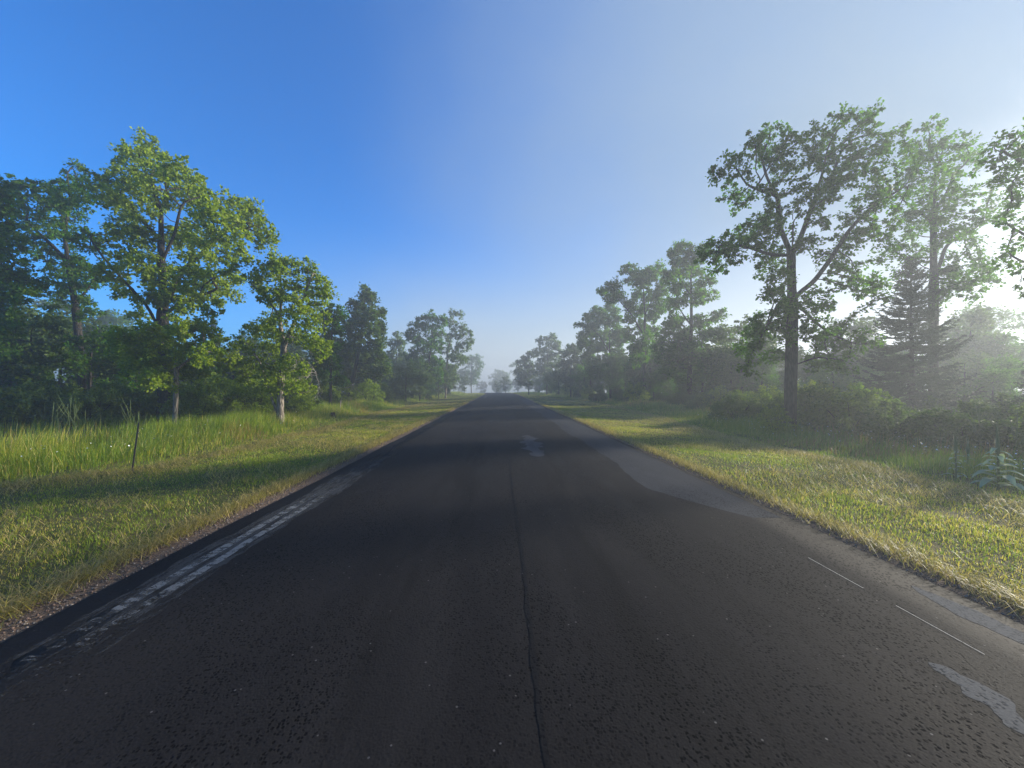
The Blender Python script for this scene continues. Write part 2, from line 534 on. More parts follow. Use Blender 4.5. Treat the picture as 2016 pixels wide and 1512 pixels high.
p0 = rag(.05, .9, 12)
strip('asphalt_patch', 4.6, 48, .06, lambda y: 2.15 + p0(y) + np.clip(5.8 - y, 0, 2) * .6, lambda y: 3.24 + 0 * y, .001, M['patch'], road, 4, label='long grey-blue patch along the right lane edge')
blob_patch('asphalt_patch', 8.6, 12.4, .66, .42, 14, M['patch_mid'], label='small grey patch right of the seam')
blob_patch('asphalt_patch', 1.5, 2.14, 2.25, .20, 17, M['patch_pale'], amp=.05, label='pale ragged patch at the near right')
blob_patch('asphalt_patch', 1.6, 3.0, 3.10, .16, 20, M['patch_pale'], amp=.02, label='pale scuffed strip by the right edge')
0 and blob_patch('asphalt_patch', 3.0, 3.6, 2.2, .25, 23, M['patch'], label='faint grey patch in the right lane')
0 and blob_patch('asphalt_patch', 9.5, 15, -2.3, .7, 25, M['patch'], label='faint grey patch in the left lane')

for sgn, nm in ((-1, 'left'), (1, 'right')):
    e = RW0 if sgn < 0 else RW1
    q = rag(.05, 1.3, 30 + sgn)
    wd = .46 if sgn < 0 else .44
    yy = np.arange(-20, 130, .15)
    s = np.linspace(0, 1, 5)
    lo = e - sgn * .03 + 0 * yy; hi = e + sgn * (wd + q(yy))
    L = lo[:, None] + (hi - lo)[:, None] * s[None]
    YY = np.repeat(yy[:, None], 5, 1); XX = L + road_cx(YY)
    ZZ = ground_z(XX, YY) + .012 - .05 * np.abs(np.linspace(-.6, 1, 5))[None] ** 4
    ZZ[:, 0] = crest(yy) - .02
    nn = len(yy); ii, jj = np.meshgrid(np.arange(4), np.arange(nn - 1)); a = jj * 5 + ii
    F = np.stack([a, a + 1, a + 6, a + 5], -1).reshape(-1, 4)
    if sgn < 0: F = F[:, ::-1]
    tag(mesh_obj('shoulder', np.stack([XX, YY, ZZ], -1).reshape(-1, 3), F, np.full(len(F), 4), M['gravel_bed'], smooth=True),
        'narrow brown gravel shoulder beside the %s road edge' % nm, 'road shoulder', kind='structure')

# gravel
def gravel():
    n = 26000
    sg = np.where(rng.random(n) < .62, -1, 1)
    y = -2.0 + 27 * rng.random(n) ** 2.0
    e = np.where(sg < 0, RW0, RW1); wd = np.where(sg < 0, .42, .30)
    l = e + sg * (.02 + wd * rng.random(n) ** 1.2)
    x = l + road_cx(y)
    r = .003 + .010 * rng.random(n) ** 3
    z = ground_z(x, y) + .014 + r * .3
    base = np.array([(1, 0, 0), (-1, 0, 0), (0, 1, 0), (0, -1, 0), (0, 0, .8), (0, 0, -.8)], float)
    V = base[None] * r[:, None, None] * rng.uniform(.6, 1.3, (n, 6, 1))
    th = rng.uniform(0, 6.28, n); c_, s_ = np.cos(th), np.sin(th)
    V = np.stack([V[..., 0] * c_[:, None] - V[..., 1] * s_[:, None], V[..., 0] * s_[:, None] + V[..., 1] * c_[:, None], V[..., 2]], -1)
    V += np.stack([x, y, z], -1)[:, None]
    f = np.array([(0, 2, 4), (2, 1, 4), (1, 3, 4), (3, 0, 4), (2, 0, 5), (1, 2, 5), (3, 1, 5), (0, 3, 5)])
    F = (f[None] + 6 * np.arange(n)[:, None, None]).reshape(-1, 3)
    tag(mesh_obj('gravel', V.reshape(-1, 3), F, np.full(len(F), 3), M['stone']),
        'loose reddish grey gravel stones along both road shoulders', 'gravel', kind='stuff')


gravel()

# ------------------------------------------------------------------ grass
def blades(name, x, y, h, w, lean, colr, label, cat, curl=.5, zoff=0.0, head=None):
    n = len(x)
    z = ground_z(x, y) - .012 + zoff
    P = np.stack([x, y, z], -1)
    th = rng.uniform(0, 2 * np.pi, n) if head is None else head
    D = np.stack([np.cos(th), np.sin(th), 0 * th], -1)
    ph = th + rng.uniform(.6, 2.5, n)
    S = np.stack([np.cos(ph), np.sin(ph), 0 * th], -1) * (w / 2)[:, None]
    up = np.array([0, 0, 1.0])
    m1 = P + up * (h * .55 * np.cos(lean * .5))[:, None] + D * (h * .55 * np.sin(lean * .5))[:, None]
    m2 = m1 + up * (h * .45 * np.cos(lean * (1 + curl)))[:, None] + D * (h * .45 * np.sin(lean * (1 + curl)))[:, None]
    V = np.stack([P - S, P + S, m1 + S * .8, m1 - S * .8, m2], 1)
    b = 5 * np.arange(n)
    q = np.stack([b, b + 1, b + 2, b + 3], -1); tt = np.stack([b + 3, b + 2, b + 4], -1)
    loops = np.concatenate([q, tt], 1).ravel()
    tot = np.tile([4, 3], n)
    C = np.repeat(colr, 5, 0)
    return tag(mesh_obj(name, V.reshape(-1, 3), loops, tot, M['grass'], colors=C), label, cat, kind='stuff')


def mix3(c0, c1, f):
    return np.asarray(c0)[None] * (1 - f[:, None]) + np.asarray(c1)[None] * f[:, None]


def bound(sg, y):                # where mown grass ends and tall grass begins
    y = np.asarray(y, float)
    lb = np.interp(y, [0, 5, 7, 8.5, 10, 20, 43, 80], [9.6, 9.5, 9.1, 8.3, 8.0, 8.0, 8.8, 7.5])
    rb = np.interp(y, [0, 5, 8, 11, 18, 25, 40, 80], [7.3, 7.3, 7.9, 7.8, 8.8, 9.8, 10, 7])
    return np.where(sg < 0, lb + .2, rb - .2) + .22 * wob(y, y * .4, 1.7) + .12 * wob(y, 3 * y, 4.1)


GREEN, LIME, YEL, STRAW, DEEP = (.085, .155, .012), (.195, .255, .018), (.36, .31, .036), (.50, .39, .16), (.032, .072, .014)


def mown():
    n = 560000
    sg = np.where(rng.random(n) < .5, -1, 1)
    u = rng.random(n)
    y = np.where(u < .86, 1.2 + 33 * rng.random(n) ** 1.9, 20 + 100 * rng.random(n))
    k = rng.random(n) < .09; y[k] = rng.uniform(-4, 1.3, k.sum())
    b = bound(sg, y)
    l0 = np.where(sg < 0, 3.33 + .34, 3.33 + .30)
    l = l0 + (b + .3 - l0) * rng.random(n)
    x = sg * l + road_cx(y)
    d = np.hypot(x, y)
    thin = wob(x, y, 1.9, 1.0) + .6 * wob(x, y, .6, 4)
    keep = rng.random(n) < np.clip(.78 + .42 * thin, .30, 1)
    x, y, l, sg, d, b, thin = x[keep], y[keep], l[keep], sg[keep], d[keep], b[keep], thin[keep]
    n = len(x)
    lush = np.clip(.5 + .8 * wob(x, y, 1.2, 3) + .5 * wob(x, y, 4.0, 5), 0, 1)
    near_edge = np.clip(1 - (l - 3.6) / .9, 0, 1)
    h = (.020 + .036 * rng.random(n) + .030 * lush) * (1 + .25 * near_edge * (sg > 0) * (l > 3.95))
    w = .0032 + .00042 * d
    f = rng.random(n)
    c = mix3(GREEN, LIME, np.clip(lush * .7 + .45 * rng.random(n), 0, 1))
    yl = np.clip(.86 + .05 * sg - .5 * wob(x, y, .55, 2) - .35 * lush + .25 * wob(x, y, 2.7, 6), 0, 1)
    k = f < yl * .85; c[k] = mix3(LIME, YEL, rng.random(k.sum()))
    k = f < yl * .42; c[k] = mix3(YEL, STRAW, rng.random(k.sum()))
    lean = rng.uniform(.2, 1.1, n)
    blades('mown_grass', x, y, h, w, lean, c, 'short mown yellow-green grass on the verges along the road', 'grass')


def clippings():
    n = 170000
    sg = np.where(rng.random(n) < .55, -1, 1)
    y = 1.2 + 40 * rng.random(n) ** 1.8
    k = rng.random(n) < .08; y[k] = rng.uniform(-4, 1.3, k.sum())
    b = bound(sg, y)
    mode = rng.random(n)
    l = np.where(mode < .26, np.where(sg < 0, 3.72, 3.62) + rng.normal(0, .09, n),
                 np.where(mode < .46, b - .15 - np.abs(rng.normal(0, .45, n)), 3.7 + (b - 3.7) * rng.random(n)))
    x = sg * l + road_cx(y)
    keep = (mode < .46) | (wob(x * .6, y, 1.5, 8) + .7 * wob(x, y, 4, 9) > .25 * rng.random(n) + .1)
    x, y, mode = x[keep], y[keep], mode[keep]
    n = len(x); d = np.hypot(x, y)
    h = rng.uniform(.06, .24, n); w = .0028 + .00035 * d
    lean = rng.uniform(1.25, 1.62, n)
    head = np.where(rng.random(n) < .6, np.pi / 2 + rng.normal(0, .5, n) + np.pi * (rng.random(n) < .5), rng.uniform(0, 6.28, n))
    f = rng.random(n)
    c = mix3((.20, .155, .065), STRAW, f); k = rng.random(n) < .35; c[k] = mix3((.10, .10, .035), YEL, rng.random(k.sum()))
    blades('dry_clippings', x, y, h, w, lean, c, 'dry straw coloured clippings lying on the mown verges', 'hay', curl=.02, zoff=.018 + .012 * rng.random(n), head=head)


def tall():
    n = 260000
    sg = np.where(rng.random(n) < .5, -1, 1)
    u = rng.random(n)
    y = np.where(u < .8, -3 + 38 * rng.random(n) ** 1.25, 25 + 105 * rng.random(n))
    b = bound(sg, y)
    v = rng.random(n)
    l = b + np.where(v < .75, 4.6 * rng.random(n) ** .9, 13 * rng.random(n))
    x = sg * l + road_cx(y)
    d = np.hypot(x, y)
    lush = np.clip(.5 + .7 * wob(x, y, .7, 3.3), 0, 1)
    fr = np.clip((l - b) / 1.8, .22, 1)
    h = (.14 + .46 * rng.random(n) ** 1.5 + .34 * lush) * fr * np.where(sg > 0, .82, 1.0) * (1 + .28 * wob(x, y, 2.3, 2.2))
    w = .0045 + .00036 * d
    c = mix3(GREEN, LIME, np.clip(.9 * rng.random(n) + .25 * lush, 0, 1))
    f = rng.random(n)
    yl = np.clip(.30 + .35 * wob(x, y, .5, 7), 0, .75)
    k = f < yl; c[k] = mix3(LIME, YEL, rng.random(k.sum()))
    k = f < yl * .4; c[k] = mix3(YEL, STRAW, rng.random(k.sum()))
    k = (rng.random(n) < .30) & (d < 60) & (wob(x, y, .45, 11) > np.where(sg > 0, .3, .75)); c[k] = mix3((.22, .12, .04), (.30, .20, .09), rng.random(k.sum())); h[k] *= 1.15
    lean = np.abs(rng.normal(.42, .36, n))
    hd = 2.2 * wob(x, y, .9, 5.5) + rng.normal(0, 1.1, n)
    blades('tall_grass', x, y, h, w, lean, c, 'tall uncut green grass between the mown verges and the trees', 'grass', curl=1.25, head=hd)


def flowers():
    n = 420
    sg = np.where(rng.random(n) < .25, -1, 1)
    y = 4.5 + 16 * rng.random(n) ** 1.2
    l = bound(sg, y) + .2 + 2.6 * rng.random(n)
    x = sg * l + road_cx(y); z = ground_z(x, y) + rng.uniform(.30, .62, n)
    mb = MB()
    for i in range(n):
        k = 7; th = np.arange(k) * 2 * np.pi / k; r = rng.uniform(.008, .015)
        P = np.array((x[i], y[i], z[i])); ti = rng.normal(0, .4, 2)
        ring = np.stack([r * np.cos(th), r * np.sin(th), r * (np.cos(th) * ti[0] + np.sin(th) * ti[1]) + .002], -1) + P
        mb.add(np.concatenate([[P], ring]), [(0, 1 + j, 1 + (j + 1) % k) for j in range(k)])
    tag(mb.build('wildflowers', M['petal']), 'tiny white daisies scattered through the tall grass', 'flowers', kind='stuff')


mown(); clippings(); tall(); flowers()

# ------------------------------------------------------------------ trees
LEAF_K = 2.9


def colonize(att, nodes, parents, step, kill, infl, iters, r, tropism=(0, 0, .08)):
    nodes = [np.array(p, float) for p in nodes]; parents = list(parents)
    A = np.asarray(att, float)
    Nn = np.array(nodes)
    D = ((A[:, None] - Nn[None]) ** 2).sum(-1)
    near = D.argmin(1); dist = D.min(1)
    alive = np.ones(len(A), bool)
    trop = np.array(tropism)
    for _ in range(iters):
        act = alive & (dist < infl ** 2)
        if not act.any(): break
        idx = near[act]
        arr = np.array(nodes)
        v = A[act] - arr[idx]; v /= np.linalg.norm(v, axis=1, keepdims=True) + 1e-9
        uniq, invx = np.unique(idx, return_inverse=True)
        S = np.zeros((len(uniq), 3)); np.add.at(S, invx, v)
        S /= np.linalg.norm(S, axis=1, keepdims=True) + 1e-9
        S += trop + r.normal(0, .22, S.shape)
        S /= np.linalg.norm(S, axis=1, keepdims=True) + 1e-9
        new = arr[uniq] + S * step * r.uniform(.75, 1.25, (len(uniq), 1))
        base = len(nodes)
        for k in range(len(uniq)):
            nodes.append(new[k]); parents.append(int(uniq[k]))
        Dn = ((A[:, None] - new[None]) ** 2).sum(-1)
        m = Dn.min(1); am = Dn.argmin(1)
        better = m < dist
        dist[better] = m[better]; near[better] = base + am[better]
        alive &= dist > kill ** 2
        if len(nodes) > 16000: break
    return np.array(nodes), np.array(parents)


def tree_mesh(nodes, parents, base_r, tip_r, flare=1.25):
    n = len(nodes)
    ch = [[] for _ in range(n)]
    for i, p in enumerate(parents):
        if p >= 0: ch[p].append(i)
    ntips = max(2, sum(1 for c in ch if not c))
    p = min(3.2, max(1.7, math.log(ntips) / math.log(base_r / tip_r)))
    rad = np.zeros(n)
    for i in range(n - 1, -1, -1):           # children always come after parents
        rad[i] = tip_r if not ch[i] else sum(rad[c] ** p for c in ch[i]) ** (1 / p)
    rad = np.minimum(rad, base_r)
    z0 = nodes[0][2]
    mb = MB()
    stack = [(0, None)]
    while stack:
        s, par = stack.pop()
        chain = [s]; cur = s
        while ch[cur]:
            c = sorted(ch[cur], key=lambda k: -rad[k])
            for o in c[1:]: stack.append((o, cur))
            cur = c[0]; chain.append(cur)
        P = nodes[chain]; rr = rad[chain].copy()
        if par is not None:
            P = np.concatenate([[nodes[par]], P]); rr = np.concatenate([[min(rr[0] * 1.15, rad[par])], rr])
        if len(P) < 2: continue
        if len(P) > 4:
            Q = P.copy(); Q[1:-1] = .25 * P[:-2] + .5 * P[1:-1] + .25 * P[2:]; P = Q
        rr[-1] *= .5
        if par is None:
            hh = np.clip(1 - (P[:, 2] - z0) / (5 * base_r), 0, 1); rr = rr * (1 + (flare - 1) * hh ** 2)
        mb.tube(P, rr, 9 if rr[0] > .09 else (6 if rr[0] > .03 else 4), cap=False)
    tips = np.array([i for i in range(n) if rad[i] < tip_r * 2.6])
    return mb, tips, rad


def leaves(tp, td, k, size, spread, r, sub=None, droop=.15):
    """k folded leaves round every twig point"""
    n = len(tp) * k
    C = np.repeat(tp, k, 0); Dd = np.repeat(td, k, 0)
    off = r.normal(0, 1, (n, 3)); off /= np.linalg.norm(off, axis=1, keepdims=True)
    off *= (spread * np.repeat(r.uniform(.5, 1.55, len(tp)), k) * r.random(n) ** .6)[:, None]; off[:, 2] *= .8
    C = C + off + Dd * spread * .3
    d = off / spread * .9 + Dd * .5 + r.normal(0, .55, (n, 3)); d[:, 2] -= droop
    d /= np.linalg.norm(d, axis=1, keepdims=True)
    up = np.array([0, 0, 1.0]) + r.normal(0, .65, (n, 3))
    s = np.cross(d, up); s /= np.linalg.norm(s, axis=1, keepdims=True) + 1e-9
    nn = np.cross(s, d)
    L = size * r.uniform(.65, 1.25, n)[:, None]; W = L * .36
    b = C - d * L * .5
    V = np.stack([b, b + d * L * .55 + s * W + nn * L * .10, b + d * L - nn * L * .08, b + d * L * .55 - s * W + nn * L * .10], 1)
    i = 4 * np.arange(n)
    F = np.concatenate([np.stack([i, i + 1, i + 2], -1), np.stack([i, i + 2, i + 3], -1)], 1).reshape(-1, 3)
    return V.reshape(-1, 3), F


def poly_nodes(lines, step):
    """guide lines -> connected nodes; each later line starts at the nearest node of the earlier ones"""
    nodes, parents = [], []
    for ln in lines:
        ln = np.asarray(ln, float)
        seg = np.linalg.norm(np.diff(ln, axis=0), axis=1); tot = seg.sum(); k = max(2, int(tot / step))
        s = np.concatenate([[0], np.cumsum(seg)]); q = np.linspace(0, tot, k + 1)
        P = np.stack([np.interp(q, s, ln[:, a]) for a in range(3)], -1)
        if not nodes:
            prev = -1
        else:
            d = ((np.array(nodes) - P[0]) ** 2).sum(-1); prev = int(d.argmin()); P = P[1:]
        for p in P:
            nodes.append(p); parents.append(prev); prev = len(nodes) - 1
    return nodes, parents


def grow_tree(name, loc, lines, att, label, cat, group=None, base_r=.25, tip_r=.008, step=.25, kill=.30, infl=5.0,
              nleaf=30, leaf=.13, spread=.30, leafmat='oak_leaf', barkmat='bark', seed=1, skip=0.0, flare=1.25, trop=(0, 0, .08), iters=140, smoothp=True):
    """a tree in local coordinates with its foot at loc"""
    r = np.random.default_rng(seed)
    nd, pr = poly_nodes(lines, step)
    nodes, parents = colonize(att, nd, pr, step, kill, infl, iters, r, trop)
    mb, tips, rad = tree_mesh(nodes, parents, base_r, tip_r, flare)
    root = empty(name, loc, label, cat, group)
    mb.build('trunk', M[barkmat], root, smooth=True)
    tips = tips[tips >= len(nd)]
    if skip: tips = tips[r.random(len(tips)) > skip]
    tp = nodes[tips]; td = tp - nodes[parents[tips]]; td /= np.linalg.norm(td, axis=1, keepdims=True) + 1e-9
    V, F = leaves(tp, td, int(nleaf * LEAF_K), leaf, spread, r)
    mesh_obj('crown', V, F, np.full(len(F), 3), M[leafmat], root)
    return root


def hero(name, crop, base, depth, lines, blobs, label, per=12, dz=None, deep=.85, fill=True, seed=1, scale_blob=1.0, **kw):
    """trunk, limbs and leaf clumps read off the photograph (crop = x0, y0, scale), set at the tree's own distance with depth of its own"""
    per = int(per * 1.7); kw['kill'] = kw.get('kill', .3) * .76; kw['spread'] = kw.get('spread', .3) * .78; kw['leaf'] = kw.get('leaf', .13) * .88; kw['step'] = kw.get('step', .25) * .85
    r = np.random.default_rng(seed + 100)
    x0, y0, s = crop
    px = lambda c: (x0 + c[0] * s, y0 + c[1] * s)
    b = at(*px(base), depth); foot = np.array((b[0], depth, float(ground_z(b[0], depth)) - .05))
    W = lambda c, off=0.0: at(*px(c), depth) * 1.0 + 0.0 - foot + (0, off, 0)
    bl = np.array([W(c) for c in blobs]); rad = np.array([c[2] * s / FPX * depth * scale_blob for c in blobs])
    ctr = (bl[:, 0].min() + bl[:, 0].max()) / 2
    half = (bl[:, 0].max() - bl[:, 0].min()) / 2
    zt, zb = bl[:, 2].max(), bl[:, 2].min()
    offs = []
    for k in range(len(bl)):
        hz = (bl[k, 2] - zb) / (zt - zb + 1e-6)
        env = half * deep * math.sqrt(max(.06, 1 - ((bl[k, 0] - ctr) / (half * 1.08)) ** 2)) * math.sqrt(max(.12, 1 - max(0, hz - .45) ** 2 / .36))
        offs.append(r.uniform(-1, 1) * env)
    offs = np.array(offs)
    # a clump moved in depth keeps its bearing: a wider place further off, exactly as a real crown would show
    k = 1 + offs / depth
    eye = np.array((0, 0, EYE)) - foot
    bl = eye + (bl - eye) * k[:, None]
    att = []
    for c, q in zip(bl, rad):
        p = r.normal(0, 1, (per, 3)); p /= np.linalg.norm(p, axis=1, keepdims=True); p *= (q * r.random(per) ** .4)[:, None]
        att.append(c + p)
    att = np.concatenate(att); att = att[att[:, 2] > .3]
    LN = []
    for i, ln in enumerate(lines):
        pts = [W(c) for c in ln]
        if i == 0: pts[0] = np.zeros(3)
        else:
            t = r.uniform(-.5, .5) * half * .5
            pts = [p + np.array((0, t * j / max(1, len(pts) - 1), 0)) for j, p in enumerate(pts)]
        LN.append(pts)
    return grow_tree(name, tuple(foot), LN, att, label, kw.pop('cat', 'tree'), seed=seed, **kw)


C1 = (0, 220, .4232); C2 = (500, 480, .2514); C3 = (900, 480, .2514); C4 = (1340, 180, .463)

# --- right: the large roadside oak
hero('oak_tree', C4, (465, 1448), 13.8,
     [[(465, 1448), (468, 1300), (472, 1120), (475, 900), (470, 740), (478, 600), (475, 470)],
      [(475, 880), (560, 810), (620, 720), (690, 600), (760, 520), (900, 430), (960, 400)],
      [(480, 690), (530, 580), (570, 470), (620, 330), (640, 240)],
      [(470, 690), (430, 560), (440, 450), (400, 330), (390, 230)],
      [(470, 700), (380, 690), (290, 650), (180, 640)],
      [(440, 450), (360, 430), (290, 405)],
      [(570, 470), (680, 350), (760, 200)],
      [(475, 870), (400, 900), (350, 980), (290, 1060)],
      [(490, 900), (560, 950), (620, 990), (700, 1030)],
      [(480, 1170), (540, 1130), (620, 1150)]],
     [(180, 340, 50), (150, 360, 35), (230, 300, 45), (200, 420, 50), (240, 480, 50), (310, 210, 45), (390, 170, 55), (350, 260, 60), (300, 330, 55), (420, 260, 60), (380, 400, 50), (450, 330, 55), (460, 210, 45), (560, 180, 60), (540, 260, 60), (640, 200, 65), (700, 150, 60), (680, 110, 45), (770, 150, 60), (820, 100, 40), (760, 240, 65), (680, 270, 60), (620, 310, 50), (840, 230, 55), (900, 200, 45), (950, 160, 40), (860, 310, 60), (780, 340, 60), (700, 360, 50), (820, 390, 50), (760, 450, 60), (650, 460, 40), (720, 540, 50), (800, 500, 50), (860, 470, 45), (560, 440, 40), (500, 400, 40), (600, 560, 40), (660, 640, 55), (740, 620, 55), (800, 600, 45), (680, 720, 55), (760, 760, 55), (720, 800, 50), (800, 820, 55), (840, 870, 45), (600, 700, 40), (560, 640, 35), (400, 500, 50), (340, 540, 50), (260, 600, 55), (200, 640, 55), (150, 660, 55), (110, 690, 55), (230, 690, 50), (310, 660, 50), (380, 700, 45), (160, 740, 40), (350, 760, 45), (420, 790, 40), (480, 600, 30), (390, 600, 45), (470, 760, 35), (400, 860, 50), (340, 990, 50), (290, 1030, 50), (260, 1090, 45), (320, 1090, 45), (370, 1130, 40), (400, 1020, 40), (290, 1180, 40), (350, 960, 40), (430, 930, 40), (600, 1000, 55), (680, 1010, 55), (720, 1090, 45), (600, 1080, 50), (640, 1160, 45), (560, 1160, 40), (700, 1170, 40), (560, 1040, 45), (780, 1040, 40), (830, 1060, 35), (520, 930, 35), (620, 890, 45), (560, 880, 30), (470, 980, 45), (470, 1030, 40), (900, 560, 40), (880, 640, 40), (930, 500, 40)],
     'large spreading oak with a tall bare trunk at the edge of the right verge', per=11, base_r=.20, flare=1.1, seed=11, nleaf=9, leaf=.135, spread=.24, deep=.48)

# --- right: the hazy oak behind the spruce
hero('oak_tree', C4, (1075, 1250), 17.2,
     [[(1075, 1250), (1073, 1100), (1076, 850), (1075, 600), (1082, 400), (1085, 300)],
      [(1076, 820), (1150, 650), (1230, 600), (1330, 560)], [(1078, 560), (1000, 480), (960, 420)], [(1080, 500), (1160, 430), (1230, 320)],
      [(1076, 860), (1150, 840), (1240, 810)]],
     [(1060, 150, 40), (1050, 220, 60), (1000, 250, 55), (1020, 330, 65), (1180, 240, 50), (980, 390, 50), (960, 300, 45), (1080, 280, 65), (1120, 330, 60), (1230, 260, 50), (1150, 410, 50), (1060, 400, 55), (1050, 470, 40), (1200, 330, 50), (1260, 300, 45), (1180, 470, 40), (1240, 450, 45), (1300, 420, 40), (1330, 470, 40), (1360, 520, 40), (1300, 560, 35), (1230, 530, 35), (1000, 500, 45), (1020, 560, 50), (1100, 540, 50), (1160, 600, 45), (1210, 580, 40), (940, 560, 35), (1100, 640, 40), (1150, 700, 40), (1220, 690, 45), (1270, 700, 40), (1200, 770, 55), (1260, 790, 50), (1300, 810, 40), (1230, 850, 50), (1160, 830, 45), (1280, 740, 40), (900, 690, 45), (860, 720, 40), (920, 780, 45), (1000, 700, 50), (1000, 620, 50), (1100, 880, 40)],
     'tall oak standing in the bright mist just behind the spruce', per=11, base_r=.26, seed=12, nleaf=9, leaf=.155, spread=.33, kill=.4, step=.35, deep=.7)

# --- right: the oak whose limbs reach in from outside the frame
_r = np.random.default_rng(5)
hero('oak_tree', C4, (1690, 1500), 10.5,
     [[(1690, 1500), (1690, 1200), (1680, 900), (1670, 600), (1660, 300)], [(1680, 800), (1560, 650), (1500, 590), (1440, 540)],
      [(1670, 600), (1600, 400), (1500, 290), (1400, 230)], [(1685, 950), (1600, 800), (1520, 740), (1420, 700)], [(1670, 550), (1760, 400)]],
     [(1440, 200, 50), (1400, 220, 50), (1350, 240, 45), (1310, 270, 45), (1380, 290, 50), (1440, 280, 50), (1330, 330, 45), (1400, 370, 50), (1450, 350, 45), (1350, 410, 40), (1420, 430, 45), (1455, 490, 50), (1400, 510, 45), (1440, 570, 35), (1380, 570, 30), (1440, 660, 35), (1390, 690, 35), (1340, 720, 30), (1410, 730, 30), (1460, 130, 35)]
     + [(float(_r.uniform(1490, 1860)), float(_r.uniform(60, 850)), 65) for _ in range(24)],
     'oak at the right frame edge whose leafy limbs reach into view', per=15, base_r=.28, seed=13, nleaf=7, leaf=.125, spread=.24, kill=.36, step=.3, deep=.45)

# --- right: the row further on
hero('oak_tree', C3, (1815, 1290), 30.0,
     [[(1815, 1290), (1820, 1050), (1835, 600), (1830, 200)], [(1825, 900), (1880, 780), (1940, 650)], [(1830, 640), (1760, 560), (1700, 480)], [(1832, 420), (1760, 260), (1700, 200)]],
     [(1720, 50, 60), (1680, 90, 40), (1800, 50, 70), (1760, 140, 60), (1850, 130, 70), (1920, 60, 70), (1700, 220, 60), (1780, 240, 60), (1890, 220, 70), (1650, 260, 50), (1950, 300, 60), (1720, 330, 60), (1820, 340, 60), (1880, 420, 60), (1740, 440, 60), (1680, 470, 50), (1960, 420, 60), (1680, 600, 60), (1740, 640, 70), (1620, 700, 60), (1700, 740, 70), (1800, 700, 60), (1900, 600, 60), (1960, 700, 60), (1590, 790, 55), (1660, 850, 60), (1760, 830, 70), (1860, 800, 60), (1580, 890, 40), (1700, 940, 60), (1800, 950, 60), (1900, 900, 60), (1960, 850, 60), (1720, 1040, 50), (1640, 960, 45), (1850, 1060, 50), (1950, 1000, 50), (2040, 560, 60), (2080, 760, 60), (2060, 900, 60), (2020, 1020, 50)],
     'tall leafy oak next left of the large roadside oak', per=13, base_r=.27, seed=14, nleaf=15, leaf=.23, spread=.42, kill=.42, step=.4)
hero('oak_tree', C3, (1472, 1230), 38.0,
     [[(1472, 1230), (1465, 950), (1470, 600), (1460, 350)], [(1465, 720), (1420, 640), (1380, 560), (1290, 450), (1220, 370)], [(1465, 560), (1540, 420), (1570, 280)]],
     [(1350, 220, 50), (1320, 200, 40), (1390, 230, 50), (1460, 240, 50), (1520, 230, 50), (1430, 290, 60), (1350, 280, 40), (1500, 320, 60), (1570, 190, 60), (1580, 280, 50), (1240, 320, 40), (1180, 330, 40), (1130, 370, 30), (1230, 380, 45), (1270, 420, 40), (1200, 430, 35), (1370, 500, 50), (1420, 530, 45), (1420, 400, 50), (1490, 430, 60), (1560, 400, 50), (1350, 590, 45), (1450, 640, 50), (1540, 560, 60), (1540, 660, 50), (1500, 760, 60), (1420, 780, 55), (1350, 700, 50), (1420, 900, 55), (1520, 880, 55), (1380, 850, 40), (1600, 500, 60), (1600, 350, 50)],
     'oak with one long limb leaning out left over the right verge', per=13, base_r=.28, seed=15, nleaf=15, leaf=.26, spread=.48, kill=.45, step=.45)
hero('oak_tree', C3, (1200, 1180), 50.0,
     [[(1200, 1180), (1195, 900), (1190, 620)], [(1195, 850), (1100, 700), (1020, 640)], [(1195, 800), (1250, 680)]],
     [(1110, 540, 50), (1050, 560, 45), (1160, 540, 45), (1200, 500, 45), (1230, 540, 45), (1010, 590, 35), (940, 640, 25), (1000, 640, 40), (1080, 630, 60), (1170, 620, 60), (1250, 600, 55), (1000, 720, 50), (1080, 720, 60), (1160, 720, 60), (1250, 700, 60), (980, 790, 45), (1060, 820, 60), (1140, 820, 60), (1230, 800, 60), (1300, 740, 50), (1020, 900, 50), (1100, 920, 60), (1200, 910, 60), (1280, 880, 60), (1050, 1000, 50), (1150, 1010, 55), (1250, 1010, 50), (1320, 950, 50)],
     'broad rounded oak in the middle of the right-hand row, dimmed by mist', per=13, base_r=.28, seed=16, nleaf=20, leaf=.30, spread=.6, kill=.55, step=.5)
hero('oak_tree', C3, (890, 1160), 62.0,
     [[(890, 1160), (890, 1000), (900, 880)]],
     [(890, 830, 45), (860, 870, 45), (930, 860, 50), (850, 940, 50), (920, 950, 60), (970, 930, 50), (860, 1020, 50), (940, 1030, 60), (800, 1040, 50), (870, 1090, 40), (820, 960, 40), (1000, 1010, 50)],
     'low dense tree in the mist between the tall pale tree and rounded oak', per=16, base_r=.2, seed=17, nleaf=20, leaf=.32, spread=.65, kill=.6, step=.5, leafmat='dark_leaf')
hero('poplar_tree', C3, (702, 1160), 78.0,
     [[(702, 1160), (706, 900), (720, 740)]],
     [(740, 730, 30), (710, 760, 40), (660, 760, 35), (770, 770, 40), (700, 830, 60), (780, 840, 45), (640, 840, 45), (720, 900, 60), (660, 930, 50), (780, 920, 50), (710, 990, 60), (640, 1000, 45), (770, 1000, 50), (720, 1070, 50)],
     'tall pale tree with thin upright top fading at the end of the right-hand row', per=16, base_r=.2, seed=18, nleaf=20, leaf=.30, spread=.6, kill=.6, step=.55, leafmat='pale_leaf')
